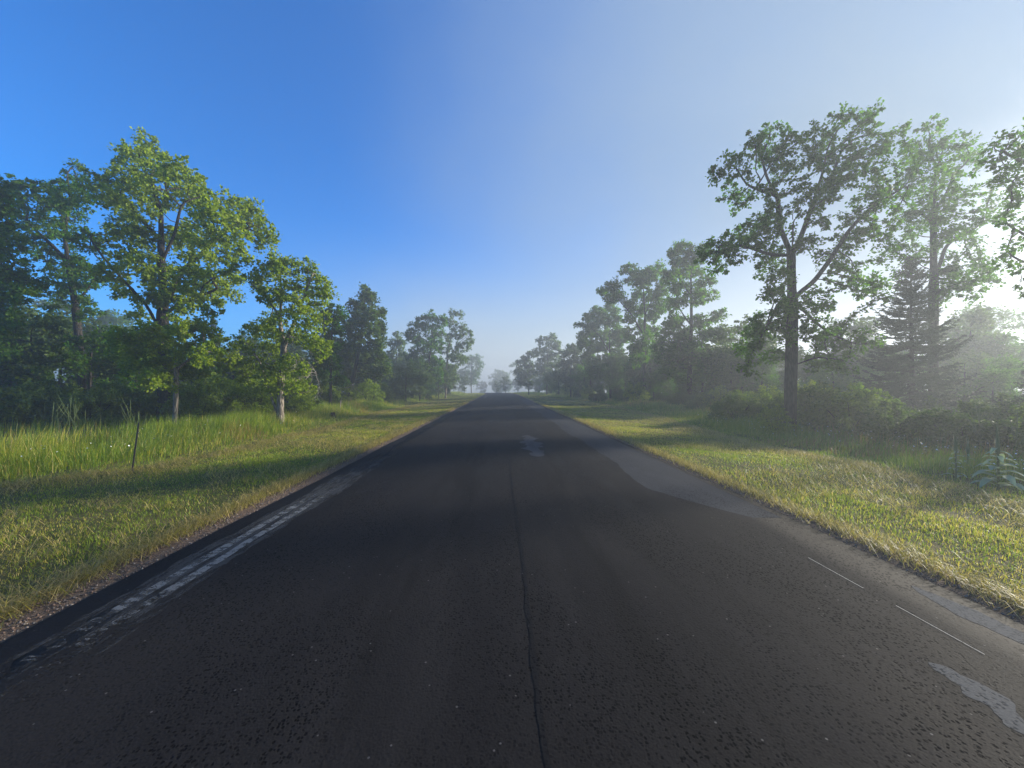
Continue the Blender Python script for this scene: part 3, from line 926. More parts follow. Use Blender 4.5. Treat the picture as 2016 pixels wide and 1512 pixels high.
hero('oak_tree', C3, (560, 1160), 82.0,
     [[(560, 1160), (565, 1000), (575, 900)]],
     [(580, 870, 35), (540, 900, 40), (510, 940, 35), (560, 960, 50), (480, 1000, 35), (520, 1030, 45), (590, 1020, 45), (550, 1080, 40), (490, 1070, 30)],
     'last tree of the right-hand row, nearest the vanishing road', per=16, base_r=.18, seed=19, nleaf=20, leaf=.34, spread=.65, kill=.6, step=.55, leafmat='dark_leaf')

# --- left: oaks
hero('oak_tree', C1, (765, 1430), 19.2,
     [[(765, 1430), (765, 1200), (757, 1000), (760, 850), (750, 650), (750, 480), (700, 300)],
      [(750, 1030), (700, 910), (610, 800), (520, 690), (470, 600)], [(770, 900), (860, 740), (950, 680), (1050, 590), (1140, 530)],
      [(752, 700), (820, 580), (860, 450)], [(755, 950), (840, 900), (960, 860), (1050, 830)], [(752, 600), (650, 480), (600, 380)]],
     [(680, 140, 45), (630, 190, 55), (580, 205, 40), (690, 210, 55), (740, 200, 45), (760, 250, 55), (650, 260, 60), (620, 310, 55), (700, 310, 65), (820, 260, 55), (850, 300, 40), (780, 330, 65), (860, 350, 55), (900, 330, 45), (900, 390, 60), (820, 410, 65), (720, 400, 65), (640, 390, 60), (950, 420, 50), (980, 460, 50), (1060, 420, 50), (1080, 450, 55), (1140, 450, 50), (1180, 480, 55), (1230, 540, 50), (1250, 590, 40), (1190, 560, 50), (1120, 520, 55), (1040, 510, 55), (960, 510, 50), (1200, 600, 35), (560, 320, 50), (500, 330, 55), (440, 310, 50), (430, 370, 60), (520, 400, 60), (590, 470, 60), (650, 480, 55), (560, 560, 60), (500, 570, 50), (640, 580, 55), (700, 600, 50), (860, 540, 50), (800, 600, 55), (880, 600, 50), (950, 600, 50), (1030, 600, 45), (1090, 590, 45), (1100, 650, 40), (1040, 680, 45), (960, 690, 50), (880, 690, 45), (620, 660, 55), (570, 690, 50), (660, 720, 45), (500, 740, 45), (540, 770, 40), (700, 770, 50), (780, 760, 50), (860, 770, 50), (930, 780, 50), (1000, 780, 50), (1060, 760, 45), (1100, 780, 40), (1150, 680, 30), (800, 840, 50), (880, 850, 55), (950, 870, 50), (1030, 830, 45), (980, 920, 40), (860, 900, 40), (640, 950, 40), (560, 850, 30), (700, 860, 40), (840, 960, 40), (1090, 850, 35)],
     'tallest oak on the left with a wide peaked crown and dark trunk', per=13, base_r=.33, seed=21, nleaf=11, leaf=.175, spread=.34, kill=.36, step=.32, deep=.75, leafmat='bright_leaf')
hero('oak_tree', C1, (395, 1410), 22.5,
     [[(395, 1410), (372, 1100), (350, 900), (310, 650), (290, 480)], [(350, 900), (420, 780), (450, 700)], [(320, 700), (220, 600), (130, 520)], [(300, 560), (350, 420), (352, 300)]],
     [(60, 350, 50), (120, 370, 55), (180, 350, 50), (250, 360, 55), (80, 430, 55), (160, 440, 55), (240, 430, 60), (310, 400, 60), (350, 260, 35), (350, 330, 50), (370, 400, 50), (330, 470, 50), (130, 500, 45), (200, 520, 55), (270, 560, 55), (180, 590, 50), (100, 570, 45), (340, 560, 45), (400, 600, 50), (440, 620, 40), (320, 650, 55), (230, 660, 50), (150, 640, 50), (300, 720, 55), (380, 720, 55), (440, 740, 45), (350, 790, 50), (240, 740, 50), (470, 780, 40), (400, 800, 40), (300, 820, 50), (380, 870, 45), (220, 830, 50), (280, 900, 40), (420, 920, 35)],
     'dark oak behind and left of the tallest left-hand oak', per=13, base_r=.28, seed=22, nleaf=12, leaf=.18, spread=.36, kill=.40, step=.35)
hero('oak_tree', C1, (-130, 1440), 17.0,
     [[(-130, 1440), (-125, 1100), (-110, 800), (-100, 500)], [(-115, 900), (-20, 800), (60, 760)], [(-105, 650), (-40, 520), (10, 430)]],
     [(0, 380, 45), (-60, 360, 60), (20, 440, 40), (-20, 500, 50), (10, 590, 45), (60, 600, 45), (20, 660, 50), (70, 700, 50), (40, 770, 60), (100, 800, 55), (150, 810, 45), (90, 870, 55), (20, 870, 60), (-60, 500, 80), (-60, 650, 90), (-60, 800, 90), (10, 930, 50), (40, 1010, 55), (-150, 400, 80), (-200, 520, 90), (-250, 650, 90), (-180, 750, 90), (-150, 900, 90), (-60, 930, 70), (-120, 300, 60)],
     'oak cut by the left frame edge, its dark boughs reaching in', per=15, base_r=.28, seed=23, nleaf=14, leaf=.17, spread=.32, kill=.36, step=.32)
hero('young_oak', C1, (812, 1475), 15.6,
     [[(812, 1475), (818, 1350), (822, 1220), (812, 1080)], [(820, 1200), (920, 1110), (1000, 1070)], [(818, 1180), (720, 1110), (620, 1080)]],
     [(760, 1050, 60), (850, 1040, 60), (940, 1030, 55), (1000, 1060, 55), (1050, 1120, 50), (1060, 1180, 40), (960, 1130, 60), (880, 1130, 60), (800, 1140, 60), (720, 1120, 60), (650, 1080, 60), (600, 1060, 55), (560, 1120, 50), (640, 1160, 55), (720, 1200, 55), (800, 1220, 50), (880, 1210, 50), (930, 1200, 45), (680, 1240, 40), (850, 1010, 45), (930, 990, 40), (700, 1020, 50), (600, 1200, 40), (540, 1060, 40)],
     'young bright green oak with thin grey trunk before the tallest left oak', per=18, base_r=.085, tip_r=.005, seed=24, nleaf=12, leaf=.13, spread=.22, kill=.22, step=.2, leafmat='bright_leaf', barkmat='grey_bark')
treeE = hero('young_oak', C1, (1303, 1437), 17.6,
     [[(1303, 1437), (1305, 1300), (1310, 1180), (1322, 1100), (1302, 980), (1310, 850), (1300, 740)], [(1300, 1425), (1275, 1360), (1262, 1320), (1240, 1250), (1215, 1165)],
      [(1320, 1100), (1385, 960), (1430, 860), (1470, 770)], [(1305, 950), (1240, 860), (1170, 790)]],
     [(1300, 700, 45), (1250, 710, 45), (1340, 720, 45), (1220, 740, 40), (1290, 760, 45), (1430, 720, 45), (1400, 760, 45), (1460, 770, 45), (1500, 800, 35), (1520, 850, 35), (1480, 860, 45), (1420, 830, 50), (1350, 800, 45), (1200, 800, 45), (1160, 790, 40), (1240, 850, 45), (1310, 850, 45), (1380, 880, 50), (1450, 920, 50), (1270, 920, 40), (1350, 960, 50), (1420, 980, 50), (1490, 980, 45), (1300, 1020, 55), (1380, 1040, 55), (1450, 1050, 55), (1510, 1080, 45), (1500, 1130, 35), (1240, 1000, 50), (1180, 1010, 50), (1150, 1060, 45), (1220, 1080, 55), (1290, 1090, 50), (1160, 1130, 45), (1220, 1150, 50), (1130, 1180, 40), (1190, 1200, 45), (1250, 1220, 45), (1380, 1240, 50), (1430, 1290, 45), (1360, 1280, 40), (1300, 1180, 40), (1350, 1180, 40), (1150, 1250, 35), (1250, 1280, 40), (1410, 1200, 35)],
     'bright oak with two pale trunks from one foot on the left verge', per=13, base_r=.16, tip_r=.007, seed=25, nleaf=10, leaf=.14, spread=.26, kill=.28, step=.25, leafmat='bright_leaf', barkmat='grey_bark', deep=.8)


def dead_twigs(root, start, ends, seed, mat='dead_wood', r0=.03):
    r = np.random.default_rng(seed); mb = MB(); start = np.array(start, float)
    def rec(p, d, L, rad, lvl):
        k = 5; P = [p]
        for i in range(k):
            d = d + r.normal(0, .22, 3) + np.array((0, 0, -.05)); d = d / np.linalg.norm(d); P.append(P[-1] + d * L / k)
        mb.tube(P, np.linspace(rad, rad * .35, k + 1), 5, cap=False)
        if lvl < 3:
            for q in range(r.integers(3, 5)):
                j = r.integers(1, k + 1); dd = d + r.normal(0, .65, 3)
                rec(P[j], dd / np.linalg.norm(dd), L * r.uniform(.4, .7), rad * .55, lvl + 1)
    for e in ends:
        e = np.array(e, float); L = np.linalg.norm(e - start); rec(start, (e - start) / L, L, r0, 0)
    mb.build('dead_branch', M[mat], root, smooth=True)['label'] = 'bare grey dead branch without leaves'


def rel(root, crop, c, depth):
    return at(crop[0] + c[0] * crop[2], crop[1] + c[1] * crop[2], depth) - np.array(root.location)


dead_twigs(treeE, rel(treeE, C1, (1330, 1130), 17.4), [rel(treeE, C1, (1450, 1110), 17.0), rel(treeE, C1, (1480, 1190), 16.9), rel(treeE, C1, (1440, 1150), 17.2)], 3, r0=.022)
treeF = hero('maple_tree', C2, (735, 1290), 37.0,
     [[(735, 1290), (765, 1100), (830, 800), (870, 420)]],
     [(870, 370, 40), (880, 420, 50), (920, 420, 40), (850, 480, 55), (780, 480, 40), (920, 540, 60), (980, 540, 45), (830, 570, 70), (760, 600, 60), (900, 640, 80), (990, 650, 50), (800, 690, 80), (720, 680, 60), (960, 730, 70), (700, 770, 70), (850, 800, 90), (980, 800, 50), (750, 870, 80), (660, 850, 60), (930, 890, 80), (640, 940, 60), (850, 960, 80), (750, 980, 70), (1000, 920, 50), (1030, 990, 50), (950, 1020, 70), (680, 1060, 60), (860, 1080, 60)],
     'dark dense tree with a pointed top in the left-hand row', per=20, base_r=.24, seed=26, nleaf=14, leaf=.25, spread=.48, kill=.44, step=.4, leafmat='dark_leaf')
dead_twigs(treeF, rel(treeF, C2, (760, 1110), 36), [rel(treeF, C2, (830, 1130), 34.5), rel(treeF, C2, (690, 1150), 34.5)], 4, r0=.03)
hero('oak_tree', C2, (600, 1300), 28.0,
     [[(600, 1300), (600, 1000), (610, 700), (620, 560)]],
     [(630, 520, 50), (570, 540, 50), (660, 560, 40), (600, 600, 60), (530, 600, 40), (650, 650, 50), (580, 700, 60), (530, 760, 60), (600, 820, 70), (540, 900, 60), (620, 950, 70), (560, 1020, 60), (500, 980, 60), (480, 860, 50), (640, 1080, 60)],
     'small rounded oak half hidden behind the twin-trunked bright oak', per=20, base_r=.18, seed=27, nleaf=14, leaf=.22, spread=.42, kill=.4, step=.36)
hero('oak_tree', C2, (1345, 1240), 54.0,
     [[(1345, 1240), (1355, 1050), (1400, 700)]],
     [(1410, 590, 50), (1340, 600, 50), (1460, 610, 50), (1290, 650, 50), (1230, 690, 45), (1360, 680, 70), (1440, 700, 60), (1270, 760, 55), (1220, 720, 40), (1340, 800, 70), (1430, 810, 70), (1270, 860, 55), (1350, 920, 70), (1430, 930, 70), (1280, 960, 60), (1380, 1020, 60), (1300, 1060, 50), (1440, 1040, 50), (1220, 880, 40)],
     'full rounded oak nearest the far road on the left, misty green', per=16, base_r=.22, seed=28, nleaf=14, leaf=.30, spread=.6, kill=.55, step=.5)
hero('birch_tree', C2, (1500, 1165), 60.0,
     [[(1500, 1165), (1510, 900), (1560, 650)], [(1510, 920), (1600, 780), (1680, 720)]],
     [(1560, 550, 40), (1600, 560, 35), (1520, 590, 45), (1570, 640, 55), (1640, 660, 45), (1680, 700, 35), (1700, 760, 30), (1620, 730, 55), (1540, 740, 60), (1660, 800, 40), (1590, 830, 55), (1520, 850, 60), (1600, 910, 45), (1650, 900, 35), (1560, 980, 50), (1500, 980, 60), (1580, 1060, 40), (1520, 1090, 45)],
     'loose airy tree leaning towards the road at the far end of the left row', per=13, base_r=.2, seed=29, nleaf=12, leaf=.28, spread=.55, kill=.55, step=.5, leafmat='pale_leaf', barkmat='grey_bark')
hero('maple_tree', C2, (1110, 1200), 62.0,
     [[(1110, 1200), (1112, 950), (1118, 720)]],
     [(1118, 720, 35), (1090, 780, 45), (1150, 780, 40), (1110, 850, 55), (1160, 870, 50), (1070, 880, 45), (1120, 950, 60), (1180, 960, 50), (1070, 980, 50), (1130, 1050, 60), (1060, 1070, 50), (1190, 1050, 50)],
     'pale blue-green pointed tree in mist behind the left-hand row', per=15, base_r=.18, seed=30, nleaf=13, leaf=.30, spread=.6, kill=.55, step=.5, leafmat='pale_leaf')


# --- generic crowns for the trees further in and further on
def generic(name, h, w, cb, label, cat, seed, nblob=30, per=14, lean=0, at0=(0, 0, -50), round_=1.0, **kw):
    r = np.random.default_rng(seed)
    att = []
    for k in range(nblob):
        u = r.random(); zc = cb + (h - cb) * u
        env = w / 2 * (math.sin(math.pi * min(1, .12 + .86 * (1 - u) ** round_)) ** .6)
        th = r.uniform(0, 6.28); q = env * math.sqrt(r.random())
        c = np.array((q * math.cos(th) + lean * u, q * math.sin(th), zc)); br = w * r.uniform(.08, .15)
        p = r.normal(0, 1, (per, 3)); p /= np.linalg.norm(p, axis=1, keepdims=True); p *= (br * r.random(per) ** .4)[:, None]
        att.append(c + p)
    att = np.concatenate(att); att = att[att[:, 2] > .15]
    lines = [[(0, 0, -.1), (.05 * h * r.normal(0, .3), .05 * h * r.normal(0, .3), h * .4), (lean * .7, 0, h * .85)]]
    return grow_tree(name, at0, lines, att, label, cat, seed=seed, **kw)


def shrub_proto(name, h, w, label, seed, leafmat, leaf=.095, stems=6, nleaf=9, per=13, nblob=26, spread=.16):
    r = np.random.default_rng(seed)
    att = []
    for k in range(nblob):
        th = r.uniform(0, 6.28); q = w / 2 * math.sqrt(r.random()); zc = h * (.18 + .75 * r.random() * math.sqrt(max(.1, 1 - (q / (w / 2)) ** 2 * .75)))
        p = r.normal(0, 1, (per, 3)); p /= np.linalg.norm(p, axis=1, keepdims=True); p *= (h * .15 * r.random(per) ** .4)[:, None]
        att.append(np.array((q * math.cos(th), q * math.sin(th), zc)) + p)
    att = np.concatenate(att); att = att[att[:, 2] > .08]
    lines = [[(0, 0, -.1), (0, 0, .1)]]
    for k in range(stems):
        th = k * 6.28 / stems + r.uniform(-.3, .3); e = w * .3
        lines.append([(0, 0, .05), (e * .5 * math.cos(th), e * .5 * math.sin(th), h * .35), (e * math.cos(th), e * math.sin(th), h * .62)])
    return grow_tree(name, (0, 0, -50), lines, att, label, 'shrub', seed=seed, base_r=.05, tip_r=.004, step=h * .075, kill=h * .085, infl=3,
                     nleaf=nleaf, leaf=leaf, spread=spread, leafmat=leafmat, barkmat='bark')


def spruce(name, loc, h, w, label, seed, group=None, first=.25, density=1.0):
    r = np.random.default_rng(seed)
    root = empty(name, loc, label, 'spruce', group)
    mb = MB(); zz_ = np.linspace(-.1, h, 14)
    mb.tube(np.stack([.02 * np.sin(zz_ * 1.3), .02 * np.cos(zz_), zz_], -1), np.linspace(h * .014 + .02, .006, 14), 8, cap=False)
    NP, ND, NL = [], [], []
    z = first
    while z < h - .1:
        u = z / h
        L0 = w / 2 * (1 - u) ** .85 + .06
        for k in range(int(r.integers(5, 9))):
            th = r.uniform(0, 6.28); L = L0 * r.uniform(.65, 1.12)
            el = R(-10 + 48 * u ** 1.5 + r.normal(0, 10))
            d = np.array((math.cos(th) * math.cos(el), math.sin(th) * math.cos(el), math.sin(el)))
            s = np.linspace(0, 1, 7)
            P = np.array((0, 0, z + r.uniform(-.08, .08))) + d * (s * L)[:, None]
            P[:, 2] += -.16 * L * np.sin(s * 2.2) + .20 * L * s ** 3
            mb.tube(P, np.linspace(.006 + L * .008, .003, 7), 4, cap=False)
            sd = np.array((-math.sin(th), math.cos(th), 0))
            nb = int(3 + L * 9)
            for q in range(nb):
                f = .12 + .88 * (q + r.random()) / nb
                c = np.array([np.interp(f, s, P[:, a]) for a in range(3)])
                sl = (.12 + .42 * L * (1 - f) ** .8) * r.uniform(.5, 1.1)
                dv = d * .75 + sd * (1 if q % 2 else -1) * .8 + np.array((0, 0, r.normal(-.08, .14))); dv /= np.linalg.norm(dv)
                m = max(4, int(sl * 90 * density)); tt_ = r.random(m)
                NP.append(c + dv * (sl * tt_)[:, None]); ND.append(np.repeat(dv[None], m, 0))
            m = int(10 + L * 26 * density); tt_ = r.random(m)
            NP.append(np.stack([np.interp(tt_, s, P[:, a]) for a in range(3)], -1)); ND.append(np.repeat(d[None], m, 0))
        z += r.uniform(.09, .20) * (1 + .4 * (1 - u))
    mb.build('trunk', M['bark'], root, smooth=True)
    P = np.concatenate(NP); D = np.concatenate(ND); n = len(P)
    D = D * .8 + r.normal(0, .55, (n, 3)); D /= np.linalg.norm(D, axis=1, keepdims=True)
    S = np.cross(D, r.normal(0, 1, (n, 3))); S /= np.linalg.norm(S, axis=1, keepdims=True)
    L = r.uniform(.06, .13, n)[:, None] * (h / 8) ** .4; W = .014 * (h / 8) ** .3
    V = np.stack([P - D * L * .5 - S * W, P - D * L * .5 + S * W, P + D * L * .5], 1)
    F = np.arange(3 * n).reshape(-1, 3)
    mesh_obj('crown', V.reshape(-1, 3), F, np.full(n, 3), M['needle'], root)
    return root


def gpt(px, depth):
    p = at(px, 756, depth); return (p[0], depth, float(ground_z(p[0], depth)) - .03)


sp1 = spruce('spruce_tree', gpt(1795, 16.5), 7.6, 5.4, 'open-branched young spruce in the sunlit mist right of the large oak', 41, density=1.3)
sp2 = spruce('spruce_tree', gpt(2075, 12.0), 3.4, 3.6, 'dark low spruce cut by the right frame edge', 42, density=1.4)
sp3 = spruce('spruce_tree', gpt(420, 36), 8.2, 3.0, 'hazy slim spruce seen in the gap right of the tallest left oak', 43)

# ------------------------------------------------------------------ copies: woods behind
GP = [generic('oak_tree', 11.5, 8.0, 2.6, 'p', 'tree', 51, nblob=48, nleaf=12, leaf=.30, spread=.6, kill=.55, step=.5, base_r=.22),
      generic('oak_tree', 9.0, 6.5, 1.8, 'p', 'tree', 52, nblob=30, nleaf=12, leaf=.28, spread=.55, kill=.5, step=.45, base_r=.18, leafmat='dark_leaf'),
      generic('maple_tree', 12.5, 6.0, 2.2, 'p', 'tree', 53, nblob=34, nleaf=12, leaf=.28, spread=.55, kill=.5, step=.5, base_r=.2, leafmat='pale_leaf', round_=.7),
      generic('young_oak', 4.4, 3.4, .7, 'p', 'tree', 54, nblob=30, nleaf=11, leaf=.14, spread=.26, kill=.24, step=.22, base_r=.07, tip_r=.005, leafmat='dark_leaf'),
      generic('young_oak', 3.6, 3.0, .4, 'p', 'tree', 55, nblob=28, nleaf=11, leaf=.12, spread=.24, kill=.22, step=.2, base_r=.06, tip_r=.005, leafmat='oak_leaf')]
SP = [shrub_proto('shrub', 1.9, 2.6, 'p', 61, 'shrub_leaf', nblob=34, per=15), shrub_proto('shrub', 1.5, 2.2, 'p', 62, 'dark_leaf', nblob=34, per=15),
      shrub_proto('shrub', 2.3, 2.4, 'p', 63, 'bright_leaf', nblob=34, per=15)]
protos = set(GP + SP)


def drop_in(proto, px, depth, label, group=None, sc=1.0, rz=None):
    return dup(proto, gpt(px, depth), random.uniform(0, 6.28) if rz is None else rz, sc, label, group)


# single trees that can be told apart
drop_in(GP[2], 70, 46, 'pale sunlit tree in the haze behind the dark left oaks', sc=1.0)
drop_in(GP[0], 215, 52, 'pale round tree seen between the two big left oaks', sc=1.0)
drop_in(GP[2], 560, 48, 'hazy tree behind the twin-trunked bright oak', sc=.75)
drop_in(GP[0], 1950, 36, 'pale rounded tree in the brightest mist right of the hazy oak', sc=.8)
drop_in(GP[2], 1700, 46, 'pale tree in the sunlit mist between large oak and spruce', sc=.75)
drop_in(GP[0], 1480, 50, 'misty tree showing left of the large oak trunk', sc=.85)
drop_in(GP[1], 995, 112, 'small lone tree straight ahead where the road vanishes', sc=.55)
drop_in(GP[1], 978, 118, 'lowest little tree just left of the lone tree at the road end', sc=.4)
drop_in(GP[1], 915, 98, 'small round tree alone on the far left verge', sc=.5)
# understory
und_l = [(60, 19.5, 3, 1.15), (180, 20.5, 4, 1.25), (270, 22.5, 3, 1.0), (-30, 18, 4, 1.2), (120, 25, 3, 1.3), (225, 27, 4, 1.4), (20, 24, 3, 1.4), (330, 26, 3, .95), (460, 27, 4, .95), (-90, 22, 3, 1.3), (90, 29, 3, 1.5), (5, 28, 4, 1.5), (290, 29, 3, 1.2), (150, 31, 3, 1.6), (380, 30, 4, 1.2), (235, 25, 3, 1.0), (-60, 26, 3, 1.5)]
for px, d, k, s in und_l:
    drop_in(GP[k], px, d, 'bushy young tree in the dark thicket under the left-hand oaks', 'saplings in the left thicket', s)
for px, d, k, s in [(1640, 24, 4, .9), (1900, 22, 3, .8), (1990, 20, 4, .9), (1420, 34, 3, 1.1), (1310, 40, 4, 1.2), (1230, 47, 3, 1.3), (1150, 56, 4, 1.3), (1260, 52, 3, 1.5), (1340, 46, 4, 1.5)]:
    drop_in(GP[k], px, d, 'bushy young tree growing under the right-hand oaks', 'saplings under the right-hand oaks', s)
for px, d, k, s in [(690, 45, 3, 1.3), (760, 52, 4, 1.3), (640, 34, 4, 1.1), (810, 62, 3, 1.4), (600, 30, 3, .9), (730, 60, 4, 1.6), (880, 72, 3, 1.3)]:
    drop_in(GP[k], px, d, 'bushy young tree filling the foot of the left-hand row', 'saplings at the foot of the left-hand row', s)
# woods fading in fog
for i in range(20):
    d = random.uniform(58, 170); lat = -random.uniform(17, 34) - d * .10
    x = float(lat + road_cx(min(d, 125)))
    k = random.choice([0, 1, 2, 2])
    dup(GP[k], (x, d, float(ground_z(x, d)) - .05), random.uniform(0, 6.28), random.uniform(.75, 1.05), 'misty tree fading into the fog behind the left-hand row', 'foggy trees beyond the left-hand row')
for i in range(20):
    d = random.uniform(62, 175); lat = random.uniform(15, 34) + d * .06
    x = float(lat); k = random.choice([0, 1, 2, 1])
    dup(GP[k], (x, d, float(ground_z(x, d)) - .05), random.uniform(0, 6.28), random.uniform(.7, 1.0), 'misty tree fading into the fog behind the right-hand row', 'foggy trees beyond the right-hand row')
for i in range(16):
    d = random.uniform(165, 225); x = random.uniform(-45, 40)
    dup(GP[random.choice([0, 1, 2])], (x, d, float(ground_z(x, d)) - .05), random.uniform(0, 6.28), random.uniform(.9, 1.2), 'faint grey tree far beyond the road end in thick fog', 'faint trees beyond the road end')

# low woods that close the view between the trunks
for i in range(30):
    d = random.uniform(26, 66); lat = random.uniform(22, 62) if d < 45 else random.uniform(16, 50)
    dup(GP[random.choice([3, 4, 4])], (lat, d, float(ground_z(lat, d)) - .05), random.uniform(0, 6.28), random.uniform(1.1, 1.6), 'low pale tree in the misty scrub behind the right-hand oaks', 'low trees in the scrub on the right')
for i in range(16):
    d = random.uniform(14, 30); lat = random.uniform(24, 40)
    dup(GP[random.choice([3, 4, 4])], (lat, d, float(ground_z(lat, d)) - .05), random.uniform(0, 6.28), random.uniform(.7, 1.05), 'low pale tree in the misty scrub behind the right-hand oaks', 'low trees in the scrub on the right')
for i in range(24):
    d = random.uniform(30, 80); lat = -random.uniform(15, 40) - (8 if d < 40 else 0)
    dup(GP[random.choice([3, 3, 4])], (lat, d, float(ground_z(lat, d)) - .05), random.uniform(0, 6.28), random.uniform(1.1, 1.7), 'low bushy tree in the dim wood behind the left-hand row', 'low trees in the wood on the left')
for i in range(12):
    d = 62 + i * 5 + random.uniform(-2, 2); lat = random.uniform(10, 15)
    dup(GP[random.choice([3, 4])], (lat, d, float(ground_z(lat, d)) - .05), random.uniform(0, 6.28), random.uniform(1.0, 1.5), 'bushy young tree at the misty far end of the right-hand row', 'bushy trees at the far end of the right row')

for i in range(16):
    d = 27 + i * 2.4 + random.uniform(-1, 1); lat = random.uniform(14, 22)
    dup(GP[random.choice([3, 4])], (lat, d, float(ground_z(lat, d)) - .05), random.uniform(0, 6.28), random.uniform(.9, 1.5), 'bushy young tree growing under the right-hand oaks', 'saplings under the right-hand oaks')
for i in range(16):
    d = random.uniform(122, 165); x = random.uniform(-38, 22)
    dup(GP[random.choice([0, 1, 2])], (x, d, float(ground_z(x, d)) - .05), random.uniform(0, 6.28), random.uniform(.8, 1.1), 'faint grey tree far beyond the road end in thick fog', 'faint trees beyond the road end')
for i in range(12):
    d = 44 + i * 3.2 + random.uniform(-1, 1); lat = -random.uniform(9.0, 14)
    dup(GP[random.choice([3, 4])], (lat, d, float(ground_z(lat, d)) - .05), random.uniform(0, 6.28), random.uniform(.6, 1.1), 'bushy young tree filling the foot of the left-hand row', 'saplings at the foot of the left-hand row')
# shrubs
for px, d, k, s in [(395, 17.5, 0, 1.0), (490, 19, 2, .85), (445, 20, 2, 1.0), (420, 23, 2, 1.1), (350, 20, 0, 1.0), (250, 19, 0, 1.1), (110, 18, 0, 1.1), (30, 17, 1, 1.1), (180, 17.5, 0, .9), (590, 24, 1, 1.0), (530, 22, 0, 1.0), (-40, 15.5, 1, 1.1), (300, 23, 1, 1.2), (640, 29, 1, 1.0), (700, 38, 1, 1.1)]:
    drop_in(SP[k], px, d, 'leafy shrub in the undergrowth below the left-hand trees', 'shrubs under the left-hand trees', s)
for i in range(16):
    d = 21 + i * 1.9 + random.uniform(-.7, .7); lat = -random.uniform(11.5, 15.5)
    dup(SP[random.choice([0, 2, 0])], (lat, d, float(ground_z(lat, d)) - .05), random.uniform(0, 6.28), random.uniform(.8, 1.25), 'leafy shrub in the undergrowth below the left-hand trees', 'shrubs under the left-hand trees')
for px, d, k, s in [(1440, 27, 3, .9), (1500, 25, 4, .9), (1560, 28, 3, 1.0), (1610, 30, 4, 1.1), (1680, 27, 4, .9), (1465, 32, 4, 1.2), (1730, 31, 3, 1.1), (1850, 29, 4, 1.0)]:
    drop_in(GP[k], px, d, 'low pale tree in the misty scrub behind the right-hand oaks', 'low trees in the scrub on the right', s)
drop_in(SP[2], 1523, 13.2, 'small bright bush at the foot of the large oak', None, (.42, .42, .5))
k = 0
for d0, l0, n_, dy in ((6.0, 12.6, 8, 1.7), (5.0, 14.6, 8, 2.0), (15.5, 14.2, 7, 2.3), (8, 17.2, 6, 2.6), (22, 17.0, 6, 3.2)):
    for i in range(n_):
        d = d0 + i * dy + random.uniform(-.4, .4); x = l0 + random.uniform(-.6, .6) - (.16 * i if d0 < 7 else 0)
        s = random.uniform(.75, 1.02)
        dup(SP[(k * 2 + i) % 3 if random.random() < .6 else 1], (x, d, float(ground_z(x, d)) - .05), random.uniform(0, 6.28), s, 'leafy shrub in the thicket behind the right verge', 'shrubs behind the right verge'); k += 1
for i in range(12):
    d = 26 + i * 5 + random.uniform(-1, 1); x = random.uniform(11.5, 14.5)
    dup(SP[i % 3], (x, d, float(ground_z(x, d)) - .05), random.uniform(0, 6.28), random.uniform(.7, 1.0), 'hazy shrub along the foot of the right-hand row', 'hazy shrubs under the right-hand row')
for o in list(protos):
    for c in list(o.children): bpy.data.objects.remove(c)
    bpy.data.objects.remove(o)

# ------------------------------------------------------------------ mullein and weeds
def mullein(name, loc, h, label, seed, nleaf=26, leaf=.40, group=None):
    r = np.random.default_rng(seed); root = empty(name, loc, label, 'plant', group)
    st = MB(); z = np.linspace(-.05, h, 8)
    st.tube(np.stack([.01 * np.sin(z * 4), 0 * z, z], -1), np.linspace(.018, .009, 8), 7)
    st.build('stem', M['stalk'], root, smooth=True)
    sp = MB()                                        # flower spike of small buds
    zz_ = np.linspace(h * .62, h * 1.12, 10)
    sp.tube(np.stack([.01 * np.sin(zz_ * 4), 0 * zz_, zz_], -1), np.interp(np.linspace(0, 1, 10), [0, .2, 1], [.020, .027, .007]), 7)
    for q in range(90):
        f = r.random(); zc = h * (.62 + .5 * f); th = r.uniform(0, 6.28); rr = np.interp(f, [0, .2, 1], [.022, .028, .008])
        c = np.array((rr * math.cos(th), rr * math.sin(th), zc)); d = np.array((math.cos(th), math.sin(th), .6)) * .016; s = np.array((-math.sin(th), math.cos(th), 0)) * .008
        sp.add([c - s, c + s, c + d], [(0, 1, 2)])
    sp.build('flower_spike', M['stalk'], root)
    for k in range(nleaf):
        f = (k + .5) / nleaf; th = k * 2.4 + r.normal(0, .2); L = leaf * (1 - .62 * f) * r.uniform(.85, 1.15); W = L * .34
        zc = .04 + h * .68 * f
        s = np.linspace(0, 1, 7); up = .55 - .3 * f
        c = np.stack([L * s * .92, 0 * s, zc + L * (up * s - .75 * s ** 2.2 * (.5 + .6 * r.random()))], -1)
        wv = W / 2 * np.sin(np.pi * (s * .93 + .05)) ** .75
        rows = []
        for q in range(7):
            rows += [c[q] + (0, -wv[q], wv[q] * .35), c[q], c[q] + (0, wv[q], wv[q] * .35)]
        V = np.array(rows); V[:, 2] += .006 * np.sin(V[:, 0] * 60) * np.sign(V[:, 1])
        ct, sn = math.cos(th), math.sin(th)
        V = np.stack([V[:, 0] * ct - V[:, 1] * sn, V[:, 0] * sn + V[:, 1] * ct, V[:, 2]], -1)
        F = []
        for q in range(6):
            a = q * 3; F += [(a, a + 1, a + 4, a + 3), (a + 1, a + 2, a + 5, a + 4)]
        lb = MB(); lb.add(V, F); lb.build('leaf', M['mullein'], root, smooth=True)
    return root


